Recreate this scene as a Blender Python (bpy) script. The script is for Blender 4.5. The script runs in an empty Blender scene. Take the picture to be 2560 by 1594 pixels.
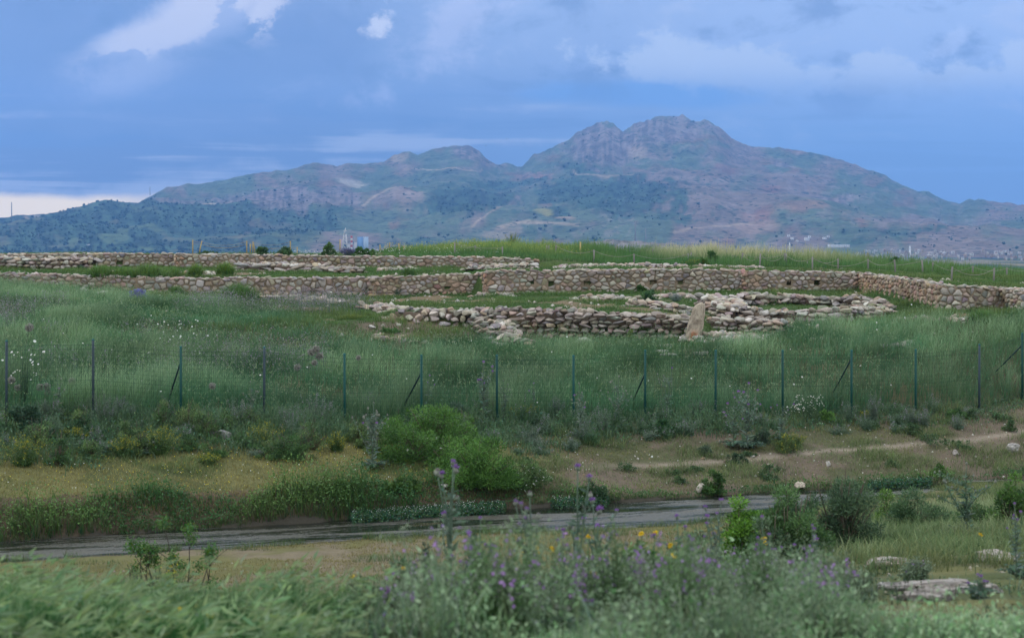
import bpy, math
import numpy as np
from mathutils import Vector
R = math.radians
sc = bpy.context.scene
COL = sc.collection
F, HX, HY = 3640.0, 1280.0, 612.0      # lens in photo pixels, eye level row
# ------------------------------------------------------------------ noise
_rs = np.random.RandomState(7)
_LAT = _rs.rand(256, 256)
def vnoise(x, y, seed=0):
    x = np.asarray(x, float) + seed * 17.13; y = np.asarray(y, float) + seed * 31.7
    xi = np.floor(x).astype(int); yi = np.floor(y).astype(int)
    fx = x - xi; fy = y - yi
    fx = fx * fx * fx * (fx * (fx * 6 - 15) + 10); fy = fy * fy * fy * (fy * (fy * 6 - 15) + 10)
    a = _LAT[xi & 255, yi & 255]; b = _LAT[(xi + 1) & 255, yi & 255]
    c = _LAT[xi & 255, (yi + 1) & 255]; d = _LAT[(xi + 1) & 255, (yi + 1) & 255]
    return (a + (b - a) * fx) * (1 - fy) + (c + (d - c) * fx) * fy
def fbm(x, y, o=4, seed=0, gain=.5):
    s = 0; a = 1; t = 0
    x = np.asarray(x, float); y = np.asarray(y, float)
    for i in range(o):
        ca, sa = math.cos(i * 1.3), math.sin(i * 1.3)
        s = s + a * vnoise((x * ca - y * sa) * 2 ** i, (x * sa + y * ca) * 2 ** i, seed + i * 3); t += a; a *= gain
    return s / t * 2 - 1
def ridged(x, y, o=4, seed=0):
    s = 0; a = 1; t = 0
    for i in range(o):
        s = s + a * (1 - np.abs(vnoise(x * 2 ** i, y * 2 ** i, seed + i * 5) * 2 - 1)); t += a; a *= .5
    return s / t
def sstep(a, b, x):
    t = np.clip((x - a) / (b - a), 0, 1); return t * t * (3 - 2 * t)
def mixc(a, b, t):
    a = np.asarray(a, float); b = np.asarray(b, float); t = np.asarray(t)[..., None]
    return a * (1 - t) + b * t
# ------------------------------------------------------------------ mesh builder
class MB:
    def __init__(s): s.v = []; s.f = []; s.c = []; s.n = 0
    def add(s, v, f, c):
        v = np.asarray(v, float).reshape(-1, 3); f = np.asarray(f, np.int64).reshape(-1, 3)
        c = np.asarray(c, float)
        if c.ndim == 1: c = np.tile(c, (len(v), 1))
        s.v.append(v); s.f.append(f + s.n); s.c.append(c); s.n += len(v)
    def build(s, name, m, parent=None, smooth=False, loc=None):
        me = bpy.data.meshes.new(name)
        v = np.concatenate(s.v); f = np.concatenate(s.f); c = np.concatenate(s.c)
        if loc is not None: v = v - np.asarray(loc, float)
        me.vertices.add(len(v)); me.vertices.foreach_set('co', v.astype(np.float32).ravel())
        me.loops.add(len(f) * 3); me.loops.foreach_set('vertex_index', f.astype(np.int32).ravel())
        me.polygons.add(len(f)); me.polygons.foreach_set('loop_start', np.arange(0, len(f) * 3, 3, dtype=np.int32))
        at = me.attributes.new('Col', 'FLOAT_COLOR', 'POINT')
        rgba = np.ones((len(v), 4), np.float32); rgba[:, :3] = np.clip(c, 0, 1)
        at.data.foreach_set('color', rgba.ravel())
        me.update(calc_edges=True)
        if smooth: me.polygons.foreach_set('use_smooth', np.ones(len(f), bool))
        me.materials.append(m)
        o = bpy.data.objects.new(name, me); COL.objects.link(o)
        if loc is not None and parent is None: o.location = loc
        if parent is not None: o.parent = parent
        return o
def tag(o, label=None, cat=None, group=None, kind=None):
    if label: o['label'] = label
    if cat: o['category'] = cat
    if group: o['group'] = group
    if kind or cat: o['kind'] = kind or 'thing'
    return o
def empty(name, loc, label=None, cat=None, group=None):
    o = bpy.data.objects.new(name, None); COL.objects.link(o); o.location = loc
    o.empty_display_size = .2
    return tag(o, label, cat, group)
def grid_faces(nr, nc, flip=False):
    i = np.arange((nr - 1) * nc).reshape(nr - 1, nc)[:, :-1].ravel()
    a, b, c, d = i, i + 1, i + nc + 1, i + nc
    return np.concatenate([np.stack([a, b, c], 1), np.stack([a, c, d], 1)])
def tube(mb, pts, rad, col, n=5):
    pts = np.asarray(pts, float); k = len(pts); rad = np.broadcast_to(np.asarray(rad, float), (k,))
    d = np.gradient(pts, axis=0); d /= np.linalg.norm(d, axis=1)[:, None] + 1e-9
    ref = np.where(np.abs(d[:, 2:3]) > .9, [[1., 0, 0]], [[0, 0, 1.]])
    a = np.cross(d, ref); a /= np.linalg.norm(a, axis=1)[:, None] + 1e-9; b = np.cross(d, a)
    th = np.arange(n) / n * 2 * math.pi
    v = pts[:, None] + rad[:, None, None] * (a[:, None] * np.cos(th)[None, :, None] + b[:, None] * np.sin(th)[None, :, None])
    v = np.concatenate([v.reshape(-1, 3), pts[:1], pts[-1:]])
    f = []
    for i in range(k - 1):
        for j in range(n):
            p, q = i * n + j, i * n + (j + 1) % n
            f += [(p, q, q + n), (p, q + n, p + n)]
    for j in range(n):
        f += [(k * n, (j + 1) % n, j), (k * n + 1, (k - 1) * n + j, (k - 1) * n + (j + 1) % n)]
    mb.add(v, f, col)
def box(mb, lo, hi, col, rz=0, origin=(0, 0, 0)):
    x0, y0, z0 = lo; x1, y1, z1 = hi
    v = np.array([[x, y, z] for z in (z0, z1) for x, y in ((x0, y0), (x1, y0), (x1, y1), (x0, y1))], float)
    if rz:
        c, s = math.cos(rz), math.sin(rz); v = np.stack([v[:, 0] * c - v[:, 1] * s, v[:, 0] * s + v[:, 1] * c, v[:, 2]], 1)
    v += origin
    f = [(0, 2, 1), (0, 3, 2), (4, 5, 6), (4, 6, 7)]
    for i in range(4):
        j = (i + 1) % 4; f += [(i, j, j + 4), (i, j + 4, i + 4)]
    mb.add(v, f, col)
# ------------------------------------------------------------------ materials
def new_mat(name):
    m = bpy.data.materials.new(name); m.use_nodes = True
    nt = m.node_tree; nt.nodes.clear(); return m, nt
def nd(nt, t, **kw):
    n = nt.nodes.new(t)
    for k, v in kw.items():
        if k in n.inputs: n.inputs[k].default_value = v
        else: setattr(n, k, v)
    return n
class X:                                   # tiny node maths
    nt = None
    def __init__(s, o): s.o = o
    @staticmethod
    def m(op, *a):
        n = X.nt.nodes.new('ShaderNodeMath'); n.operation = op
        for i, v in enumerate(a):
            if isinstance(v, X): X.nt.links.new(v.o, n.inputs[i])
            else: n.inputs[i].default_value = v
        return X(n.outputs[0])
    def __add__(s, b): return X.m('ADD', s, b)
    __radd__ = __add__
    def __sub__(s, b): return X.m('SUBTRACT', s, b)
    def __rsub__(s, b): return X.m('SUBTRACT', b, s)
    def __mul__(s, b): return X.m('MULTIPLY', s, b)
    __rmul__ = __mul__
    def __truediv__(s, b): return X.m('DIVIDE', s, b)
    def ss(s, a, b):
        n = X.nt.nodes.new('ShaderNodeMapRange'); n.interpolation_type = 'SMOOTHSTEP'
        X.nt.links.new(s.o, n.inputs[0]); n.inputs[1].default_value = a; n.inputs[2].default_value = b
        n.inputs[3].default_value = 0; n.inputs[4].default_value = 1
        return X(n.outputs[0])
    @staticmethod
    def vec(a, b, c):
        n = X.nt.nodes.new('ShaderNodeCombineXYZ')
        for i, v in enumerate((a, b, c)):
            if isinstance(v, X): X.nt.links.new(v.o, n.inputs[i])
            else: n.inputs[i].default_value = v
        return n.outputs[0]
    @staticmethod
    def noise(vec, scale, detail=4, rough=.5, dist=0, lac=2):
        n = X.nt.nodes.new('ShaderNodeTexNoise'); X.nt.links.new(vec, n.inputs['Vector'])
        n.inputs['Scale'].default_value = scale; n.inputs['Detail'].default_value = detail
        n.inputs['Roughness'].default_value = rough; n.inputs['Distortion'].default_value = dist
        n.inputs['Lacunarity'].default_value = lac
        return X(n.outputs['Fac'])
    @staticmethod
    def mix(f, a, b):
        n = X.nt.nodes.new('ShaderNodeMix'); n.data_type = 'RGBA'
        if isinstance(f, X): X.nt.links.new(f.o, n.inputs[0])
        else: n.inputs[0].default_value = f
        for i, v in ((6, a), (7, b)):
            if isinstance(v, (tuple, list)): n.inputs[i].default_value = (*v, 1)
            else: X.nt.links.new(v, n.inputs[i])
        return n.outputs[2]
def scale_col(nt, col, f):                 # colour * scalar node
    n = nt.nodes.new('ShaderNodeVectorMath'); n.operation = 'SCALE'
    nt.links.new(col, n.inputs[0])
    if isinstance(f, X): nt.links.new(f.o, n.inputs['Scale'])
    else: n.inputs['Scale'].default_value = f
    return n.outputs[0]
def mat_veg(name, trans=.3, var=.35, rough=.55, spec=.25, scale=3.0, gain=1.0):
    m, nt = new_mat(name); X.nt = nt
    at = nd(nt, 'ShaderNodeAttribute', attribute_name='Col')
    tc = nd(nt, 'ShaderNodeTexCoord')
    n1 = X.noise(tc.outputs['Object'], scale, 3)
    col = scale_col(nt, at.outputs['Color'], (n1 * (2 * var) + (1 - var)) * gain)
    p = nd(nt, 'ShaderNodeBsdfPrincipled', Roughness=rough); p.inputs['Specular IOR Level'].default_value = spec
    nt.links.new(col, p.inputs['Base Color'])
    t = nd(nt, 'ShaderNodeBsdfTranslucent'); nt.links.new(col, t.inputs['Color'])
    mx = nd(nt, 'ShaderNodeMixShader'); mx.inputs[0].default_value = trans
    nt.links.new(p.outputs[0], mx.inputs[1]); nt.links.new(t.outputs[0], mx.inputs[2])
    o = nd(nt, 'ShaderNodeOutputMaterial'); nt.links.new(mx.outputs[0], o.inputs[0])
    return m
def mat_rough(name, scales=((3, .3), (25, .3)), rough=.9, bump=.3, bscale=20, bdist=.02, spec=.2, stain=None, detail=5):
    m, nt = new_mat(name); X.nt = nt
    at = nd(nt, 'ShaderNodeAttribute', attribute_name='Col')
    tc = nd(nt, 'ShaderNodeTexCoord')
    f = None
    for s, a in scales:
        g = X.noise(tc.outputs['Object'], s, detail, .6) * (2 * a) + (1 - a)
        f = g if f is None else f * g
    col = scale_col(nt, at.outputs['Color'], f)
    if stain:
        c2, s2, lo, hi, amt = stain
        k = X.noise(tc.outputs['Object'], s2, 5, .65).ss(lo, hi) * amt
        col = X.mix(k, col, c2)
    p = nd(nt, 'ShaderNodeBsdfPrincipled', Roughness=rough); p.inputs['Specular IOR Level'].default_value = spec
    nt.links.new(col, p.inputs['Base Color'])
    if bump:
        b = nd(nt, 'ShaderNodeBump', Strength=bump, Distance=bdist)
        nt.links.new(X.noise(tc.outputs['Object'], bscale, 6, .65).o, b.inputs['Height'])
        nt.links.new(b.outputs[0], p.inputs['Normal'])
    o = nd(nt, 'ShaderNodeOutputMaterial'); nt.links.new(p.outputs[0], o.inputs[0])
    return m
M = {}
M['grass'] = mat_veg('grass_blades', .35, .4, .6, .2, 1.2, 1.27)
M['leaf'] = mat_veg('leaves', .3, .3, .5, .3, 4, 1.3)
M['stem'] = mat_rough('plant_stems', ((8, .25),), .8, 0)
M['petal'] = mat_veg('petals', .3, .1, .6, .1, 5)
M['stone'] = mat_rough('limestone', ((2.5, .22), (14, .28)), .92, .5, 18, .03, .15, ((.07, .062, .055), 6, .56, .72, .6))
M['mortar'] = mat_rough('earth_mortar', ((1.2, .3), (12, .3)), .95, .5, 25, .03, .1)
M['ground'] = mat_rough('soil', ((.5, .18), (4, .3), (26, .35)), .97, .6, 14, .05, .08)
M['rock'] = mat_rough('weathered_rock', ((3, .3), (16, .3)), .92, .6, 14, .04, .15, ((.05, .045, .04), 9, .55, .7, .6))
M['far'] = mat_rough('far_paint', ((.2, .1),), .8, 0)
M['wood'] = mat_rough('weathered_wood', ((6, .3), (40, .25)), .9, .2, 40, .01, .1)
M['rope'] = mat_rough('rope', ((40, .2),), .95, 0)
M['metal'] = mat_rough('painted_steel', ((4, .15), (30, .12)), .6, 0, spec=.2)
# ------------------------------------------------------------------ near terrain: knots of (distance, height) along columns of bearing
C = np.array([-500, 0, 450, 900, 1180, 1240, 1600, 1740, 1800, 2142, 2350, 2400, 2500, 2560, 3060], float)
def col(*v): return np.interp(C, v[0::2], v[1::2])
def yz(y, Yd): return -(y - HY) / F * Yd         # height of a photo row at a distance
FX = np.array([16, 233, 452, 660, 862, 1054, 1243, 1434, 1613, 1789, 1957, 2129, 2289, 2448, 2556], float)
FTOP = np.array([853, 850, 868, 869, 886, 889, 889, 890, 877, 877, 877, 877, 875, 862, 834], float)
def fence_Y(px): return 36.4 / (1 - .27 * (np.asarray(px, float) - HX) / F)
FY = fence_Y(FX); FY[-1] = 41.6
FZT = -(FTOP - HY) / F * FY; FZB = FZT - 1.74; FZB[0] = -3.94
YF = col(0, 27.5, 900, 29.8, 1700, 32.25, 2364, 34.3, 3060, 37)
YN = col(0, 25.6, 519, 26.6, 900, 27.5, 1700, 28.9, 2253, 32.1, 2400, 33.2, 3060, 35.6)
WZ = -5.6
W0 = col(0, 49, 900, 48.5, 1180, 49.2, 1240, 48.6, 1740, 47.6, 1800, 48.5, 3060, 48.5)
W1 = col(-500, 56, 0, 57, 450, 57.5, 900, 59, 1180, 60.6, 1240, 59.6, 1740, 61, 2142, 62, 2350, 51, 2400, 50.5, 2500, 51.5, 2560, 49.6, 3060, 47)
W1F = col(-500, -1.3, 0, -1.5, 450, -1.95, 900, -2.09, 1180, -2.06, 1740, -1.94, 2142, -1.92, 2350, -2.25, 2400, -2.28, 2560, -2.22)
W1T = col(-500, -1.0, 0, -1.15, 222, -1.12, 450, -1.34, 900, -1.38, 1180, -1.24, 1240, -1.1, 1740, -1.06, 2142, -1.22, 2350, -1.43, 2560, -1.6)
W2 = col(-500, 70, 1300, 70, 1600, 67, 3060, 66)
W2F = col(-500, -1.0, 0, -1.08, 900, -1.12, 1240, -1.05, 1600, -1.0, 2142, -1.12, 2560, -1.5, 3060, -1.5)
W2T = col(-500, -.5, 0, -.5, 440, -.42, 520, -.54, 1240, -.63, 1330, -.78, 1600, -.92, 2142, -1.1, 2560, -1.48, 3060, -1.48)
K = [
 (col(0, 0), col(0, -1.52)),
 (col(0, 6), col(0, -1.64)),
 (col(0, 9), col(0, -2.42, 900, -2.42, 1300, -2.38, 1800, -2.3, 2300, -2.22, 3060, -2.2)),
 (col(0, 13), col(0, -3.5, 900, -3.48, 1300, -3.3, 1740, -3.12, 2142, -2.98, 2560, -2.9)),
 (col(0, 18), col(0, -4.7, 900, -4.72, 1300, -4.4, 1740, -4.05, 2142, -3.72, 2560, -3.55)),
 (col(0, 22), col(0, -5.22, 900, -5.22, 1300, -5.08, 1740, -4.75, 2142, -4.32, 2560, -4.1)),
 (YN, C * 0 + WZ + .04),
 (YN + .35, C * 0 + WZ - .25),
 (YF - .25, C * 0 + WZ - .25),
 (YF, C * 0 + WZ + .04),
 (YF + col(0, .7, 1180, .7, 1600, 1.6), col(0, -5.0, 900, -5.08, 1180, -5.12, 1600, -5.3, 2142, -5.28, 2560, -5.3)),
 (np.interp(C, FX, FY), np.interp(C, FX, FZB)),
 (col(0, 44), col(-500, -2.3, 0, -2.55, 300, -2.75, 640, -3.15, 900, -3.3, 1300, -3.5, 1740, -3.5, 2142, -3.45, 2560, -3.15, 3060, -3)),
 (W0, col(-500, -1.8, 0, -2.05, 300, -2.25, 640, -2.7, 900, -2.6, 1180, -2.72, 1240, -3.02, 1740, -3.0, 1800, -2.85, 2142, -2.8, 2560, -2.35, 3060, -2.3)),
 (W0 + .35, col(-500, -1.8, 0, -2.03, 300, -2.23, 640, -2.68, 900, -2.56, 1180, -2.42, 1240, -2.28, 1600, -2.35, 1740, -2.62, 1800, -2.83, 2142, -2.78, 2560, -2.34, 3060, -2.3)),
 (W1 - .05, W1F),
 (W1 + .3, W1T - .04),
 (W2 - .05, W2F),
 (W2 + .3, W2T - .05),
 (col(0, 88), col(-500, -.55, 0, -.6, 450, -.5, 900, -.52, 1040, -.4, 1120, -.1, 1200, .03, 1270, .0, 1350, -.3, 1450, -.65, 1600, -.82, 1740, -.9, 2142, -1.45, 2560, -2.1, 3060, -2.2)),
 (col(0, 125), C * 0 - 3.5), (col(0, 400), C * 0 - 18.0), (col(0, 1500), C * 0 - 34.0)]
def px_of(x, y): return HX + F * np.asarray(x, float) / np.maximum(y, 7.)
def G(x, y, rough=True):
    x = np.asarray(x, float); y = np.asarray(y, float); sh = np.broadcast(x, y).shape
    x = np.broadcast_to(x, sh).ravel(); y = np.broadcast_to(y, sh).ravel()
    p = px_of(x, y); y = y + .34 * fbm(x * 1.1, y * .25, 3, 66) * np.exp(-((y - np.interp(p, C, .5 * (YN + YF))) / 2.2) ** 2) * rough; Y = np.stack([np.interp(p, C, k[0]) for k in K]); Z = np.stack([np.interp(p, C, k[1]) for k in K])
    z = Z[0].copy()
    for k in range(len(K) - 1):
        m = y >= Y[k]
        t = np.clip((y - Y[k]) / np.maximum(Y[k + 1] - Y[k], 1e-3), 0, 1)
        z = np.where(m, Z[k] + (Z[k + 1] - Z[k]) * t, z)
    if rough:
        w = sstep(Y[9] - .1, Y[9] + 1, y) + sstep(Y[6] + .1, Y[6] - .8, y)
        z = z + w * (.07 * fbm(x * .7, y * .7, 4, 3) + .035 * fbm(x * 3, y * 3, 3, 9))
        z = z + .25 * sstep(36, 42, y) * sstep(W0.min() + 2, W0.min() - 1, y) * fbm(x * .22, y * .22, 2, 5)
        z = z + .22 * sstep(72, 85, y) * fbm(x * .09, y * .09, 3, 12)
    return z.reshape(sh)
def hit(px, py, y0=3., y1=140., rough=True):
    """point on the terrain seen at a photo pixel"""
    Y = np.concatenate([np.arange(y0, 40, .05), np.arange(40, y1, .06)])
    Xs = (px - HX) / F * Y; ray = -(py - HY) / F * Y
    g = G(Xs, Y, rough); i = np.argmax(g >= ray)
    if g[i] < ray[i]: i = int(np.argmin(np.abs(g - ray)))
    return np.array([Xs[i], Y[i], g[i]])
def prow(x, y, z): return HY - F * z / y
def path_at(p, t, n3): return np.exp(-((t - .16 - .2 * sstep(1600, 2560, p) + .03 * n3) / .05) ** 2) * sstep(1350, 1700, p)
def ground_cols(x, y, z):
    p = px_of(x, y); n1 = fbm(x * .5, y * .5, 4, 21); n2 = fbm(x * 2.2, y * 2.2, 3, 33); n3 = fbm(x * .18, y * .3, 3, 44)
    Y = lambda k: np.interp(p, C, K[k][0])
    dirt = np.array([.118, .094, .072]); dark = np.array([.06, .055, .035]); green = np.array([.05, .075, .028])
    orange = np.array([.13, .125, .055]); tan = np.array([.205, .172, .135])
    c = np.tile(dirt, (len(x), 1))
    # near side
    near = y < Y(6) + .1
    nc = mixc(orange * .9, (.15, .125, .085), sstep(-.1, .35, n1 + .4 * n2))
    nc = mixc(nc, green, sstep(17, 11, y) * sstep(-.35, .2, n1) * .8)
    c = np.where(near[:, None], nc, c)
    c = np.where(((y >= Y(6) - .15) & (y < Y(9) + .15))[:, None], [.055, .05, .04], c)
    # far bank, orange meadow left, bare soil right
    fb = (y >= Y(9)) & (y < Y(11))
    t = (y - Y(10)) / np.maximum(Y(11) - Y(10), .1)
    mead = mixc(orange, (.075, .085, .038), sstep(-.25, .25, n1 + .4 * n2))
    soil = mixc(dirt, (.075, .078, .042), sstep(-.2, .3, n1 + .5 * n2))
    path = path_at(p, t, n3)
    soil = mixc(soil, tan, path)
    b = mixc(mead, soil, sstep(1150, 1500, p + 120 * n3))
    b = mixc(b, dark, sstep(.55, .9, t + .15 * n1) * sstep(1500, 900, p) * .8)
    b = np.where((t < 0.05)[:, None], mixc((.085, .065, .045), soil, sstep(1150, 1500, p)), b)
    c = np.where(fb[:, None], b, c)
    # slope with tall grass
    s1 = (y >= Y(11)) & (y < Y(13))
    g1 = mixc((.055, .065, .032), (.1, .085, .05), sstep(.1, .5, n1))
    bare = sstep(48 - 5, 48, y) * sstep(860, 930, p) * sstep(1330, 1200, p)
    g1 = mixc(g1, dirt, bare * sstep(-.3, .15, n1))
    c = np.where(s1[:, None], g1, c)
    g2 = mixc((.055, .085, .03), (.15, .115, .075), sstep(.12, .45, n1 + .35 * n2))
    c = np.where((y >= Y(13))[:, None], g2, c)
    top = (y >= Y(16)) & (y < Y(17) + 6)
    c = np.where((top & (p > 1750))[:, None], mixc((.17, .13, .09), (.06, .09, .03), sstep(-.25, .3, n1 + .3 * n2)), c)
    return c
cs = np.linspace(-.60, .60, 560)
ys = np.concatenate([np.arange(-6, 5, .4), np.arange(5, 24, .13), np.arange(24, 37, .085), np.arange(37, 73, .13), np.arange(73, 100, .45), np.geomspace(100, 1500, 40)])
gx = cs[None, :] * (ys[:, None] + 16); gy = np.broadcast_to(ys[:, None], gx.shape)
gz = G(gx, np.maximum(gy, 0)); 
gz = np.where(gy < 0, G(gx, gy * 0) - gy * 0, gz)
mb = MB(); fx_, fy_, fz_ = gx.ravel(), gy.ravel(), gz.ravel()
mb.add(np.stack([fx_, fy_, fz_], 1), grid_faces(*gx.shape), ground_cols(fx_, fy_, fz_))
tag(mb.build('ground', M['ground'], smooth=True), kind='structure')
# ------------------------------------------------------------------ stream
def water_mat():
    m, nt = new_mat('stream_water'); X.nt = nt
    tc = nd(nt, 'ShaderNodeTexCoord')
    sp = nd(nt, 'ShaderNodeSeparateXYZ'); nt.links.new(tc.outputs['Object'], sp.inputs[0])
    x, y = X(sp.outputs[0]), X(sp.outputs[1])
    v = y - x * .28                              # across the flow
    flow = X.vec(x * .35, v * 2.2, 0.0)
    band = X.noise(flow, .75, 4, .55, .6)
    fine = X.noise(X.vec(x * 1.2, v * 6.0, 0.0), 3.0, 7, .75, .4)
    specks = X.noise(X.vec(x * 3.5, v * 9.0, 0.0), 6.0, 4, .75)
    mat_ = (band * .75 + fine * .5).ss(.585, .69)                    # floating algae mats
    scum = mat_ * specks.ss(.40, .60)
    col = X.mix(mat_ * .6, (.012, .016, .011), (.038, .038, .028))
    col = X.mix(scum * .8, col, (.125, .12, .108))
    col = X.mix(X.noise(X.vec(x * .6, v * 3., 3.0), 1.2, 5, .6).ss(.56, .70) * .6, col, (.085, .07, .045))
    p = nd(nt, 'ShaderNodeBsdfPrincipled', Roughness=.08, IOR=1.333)
    nt.links.new(col, p.inputs['Base Color'])
    r = mat_ * .22 + scum * .25 + .05
    nt.links.new(r.o, p.inputs['Roughness'])
    b = nd(nt, 'ShaderNodeBump', Strength=.45, Distance=.015)
    rip = X.noise(X.vec(x * 4, v * 11., 0.0), 4.0, 4, .6) * band.ss(.38, .55)
    nt.links.new(rip.o, b.inputs['Height']); nt.links.new(b.outputs[0], p.inputs['Normal'])
    o = nd(nt, 'ShaderNodeOutputMaterial'); nt.links.new(p.outputs[0], o.inputs[0])
    return m
wp = np.linspace(-900, 3500, 160); mb = MB()
ya = np.interp(wp, C, YN) - .6; yb = np.interp(wp, C, YF) + .6
rows = np.stack([ya + (yb - ya) * t for t in np.linspace(0, 1, 8)])
mb.add(np.stack([((wp - HX) / F)[None] * rows, rows, rows * 0 + WZ], -1).reshape(-1, 3), grid_faces(*rows.shape), (.1, .1, .1))
tag(mb.build('water', water_mat(), smooth=True), kind='structure')
# ------------------------------------------------------------------ far plain and mountain
def far_mat():
    m, nt = new_mat('mountain_slopes'); X.nt = nt
    at = nd(nt, 'ShaderNodeAttribute', attribute_name='Col'); tc = nd(nt, 'ShaderNodeTexCoord')
    f = (X.noise(tc.outputs['Object'], .010, 7, .7) * 1.7 + .15) * (X.noise(tc.outputs['Object'], .07, 5, .75) * 1.5 + .25)
    vo = nd(nt, 'ShaderNodeTexVoronoi', Scale=.03); nt.links.new(tc.outputs['Object'], vo.inputs['Vector'])
    scrub = (X(vo.outputs['Distance']) * -1.0 + X.noise(tc.outputs['Object'], .004, 5, .65) * 1.1 - .02).ss(.22, .34)
    sp3 = nd(nt, 'ShaderNodeSeparateXYZ'); nt.links.new(tc.outputs['Object'], sp3.inputs[0])
    strata = X.noise(X.vec(X(sp3.outputs[0]) * .004, X(sp3.outputs[1]) * .004, X(sp3.outputs[2]) * .05), 1.0, 6, .7)
    f = f * (strata * 1.1 + .45)
    col = X.mix(scrub * .75, scale_col(nt, at.outputs['Color'], f), (.022, .04, .026))
    p = nd(nt, 'ShaderNodeBsdfPrincipled', Roughness=.95); p.inputs['Specular IOR Level'].default_value = .05
    nt.links.new(col, p.inputs['Base Color'])
    b = nd(nt, 'ShaderNodeBump', Strength=1.0, Distance=22)
    nt.links.new(X.noise(tc.outputs['Object'], .02, 7, .65).o, b.inputs['Height']); nt.links.new(b.outputs[0], p.inputs['Normal'])
    o = nd(nt, 'ShaderNodeOutputMaterial'); nt.links.new(p.outputs[0], o.inputs[0])
    return m
M['mountain'] = far_mat()
RX = np.array([-700, -300, 0, 60, 100, 140, 180, 260, 325, 345, 395, 480, 600, 690, 740, 800, 825, 870, 910, 950, 970, 990, 1040, 1085, 1115, 1135, 1150, 1180, 1235, 1260, 1290, 1350, 1365, 1390, 1440, 1455, 1475, 1510, 1560, 1600, 1640, 1680, 1710, 1735, 1780, 1830, 1870, 1940, 2000, 2080, 2140, 2180, 2200, 2230, 2280, 2300, 2350, 2428, 2700, 3100]) * 1.0544
RY = np.array([560, 545, 520, 510, 503, 505, 495, 480, 477, 465, 447, 435, 415, 400, 389, 392, 385, 388, 383, 362, 358, 368, 352, 347, 348, 357, 372, 388, 390, 372, 358, 332, 315, 300, 291, 295, 312, 296, 278, 274, 281, 286, 305, 327, 345, 350, 352, 368, 383, 410, 440, 455, 452, 470, 480, 475, 477, 483, 500, 540]) * 1.0544
def ridgeD(p): return np.interp(p, [-700, 0, 500, 1300, 1700, 2300, 3200], [5300, 5400, 6200, 7200, 7200, 6700, 6600])
Y0M = 3500.
def rowpx(p, t):
    """photo row of the slope at share t of the way up to the ridge"""
    Rr = np.interp(p, RX, RY); base = np.interp(p, [-700, 0, 900, 1700, 2560, 3300], [645, 642, 640, 640, 646, 650])
    g = t ** .95
    cl = np.exp(-((p - 1600) / 190.) ** 2) + .7 * np.exp(-((p - 1180) / 60.) ** 2)         # cliffs under the summits
    g = g + cl * .10 * np.sin(np.clip((t - .45) / .55, 0, 1) * math.pi * 2) * -1.0 * .5
    return base + (Rr - base) * g
def mountain_z(p, t, Yd):
    z = -(rowpx(p, t) - HY) / F * Yd
    x = (p - HX) / F * Yd
    w = np.clip(np.sin(np.clip(t, 0, 1) * math.pi), 0, 1) ** .7
    z = z + w * (38 * fbm(x / 900, Yd / 900, 3, 4) + 44 * (ridged(x / 420 + .1 * fbm(x / 200, Yd / 200, 2, 2), Yd / 700, 4, 8) - .55) + 17 * fbm(x / 120, Yd / 120, 4, 6))
    # spurs that hide the slope behind them
    def spur(pc, sp, tc, h, tw=.10):
        a = np.exp(-((p - pc) / sp) ** 2); d = (t - tc) / tw
        return h * a * np.where(d < 0, np.exp(-(d / 1.6) ** 2), np.exp(-(d / .45) ** 2))
    z = z + spur(1990, 250, .42, 50) + spur(330, 260, .70, 30) + spur(1250, 170, .36, 45) + spur(850, 240, .55, 28) + spur(2450, 240, .3, 40) + spur(700, 200, .2, 24)
    z = z + (.25 + .75 * np.exp(-((p - 1580) / 240.) ** 2)) * sstep(.5, .8, t) * (1 - .6 * t) * 110 * (ridged(x / 110, Yd / 900, 3, 14) - .6)
    z = z + sstep(.85, .97, t) * (11 * fbm(x / 45, Yd / 200, 4, 19) + 10 * np.exp(-((p - 1570) / 230.) ** 2) * fbm(x / 22, Yd / 90, 3, 29))
    return z
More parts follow.
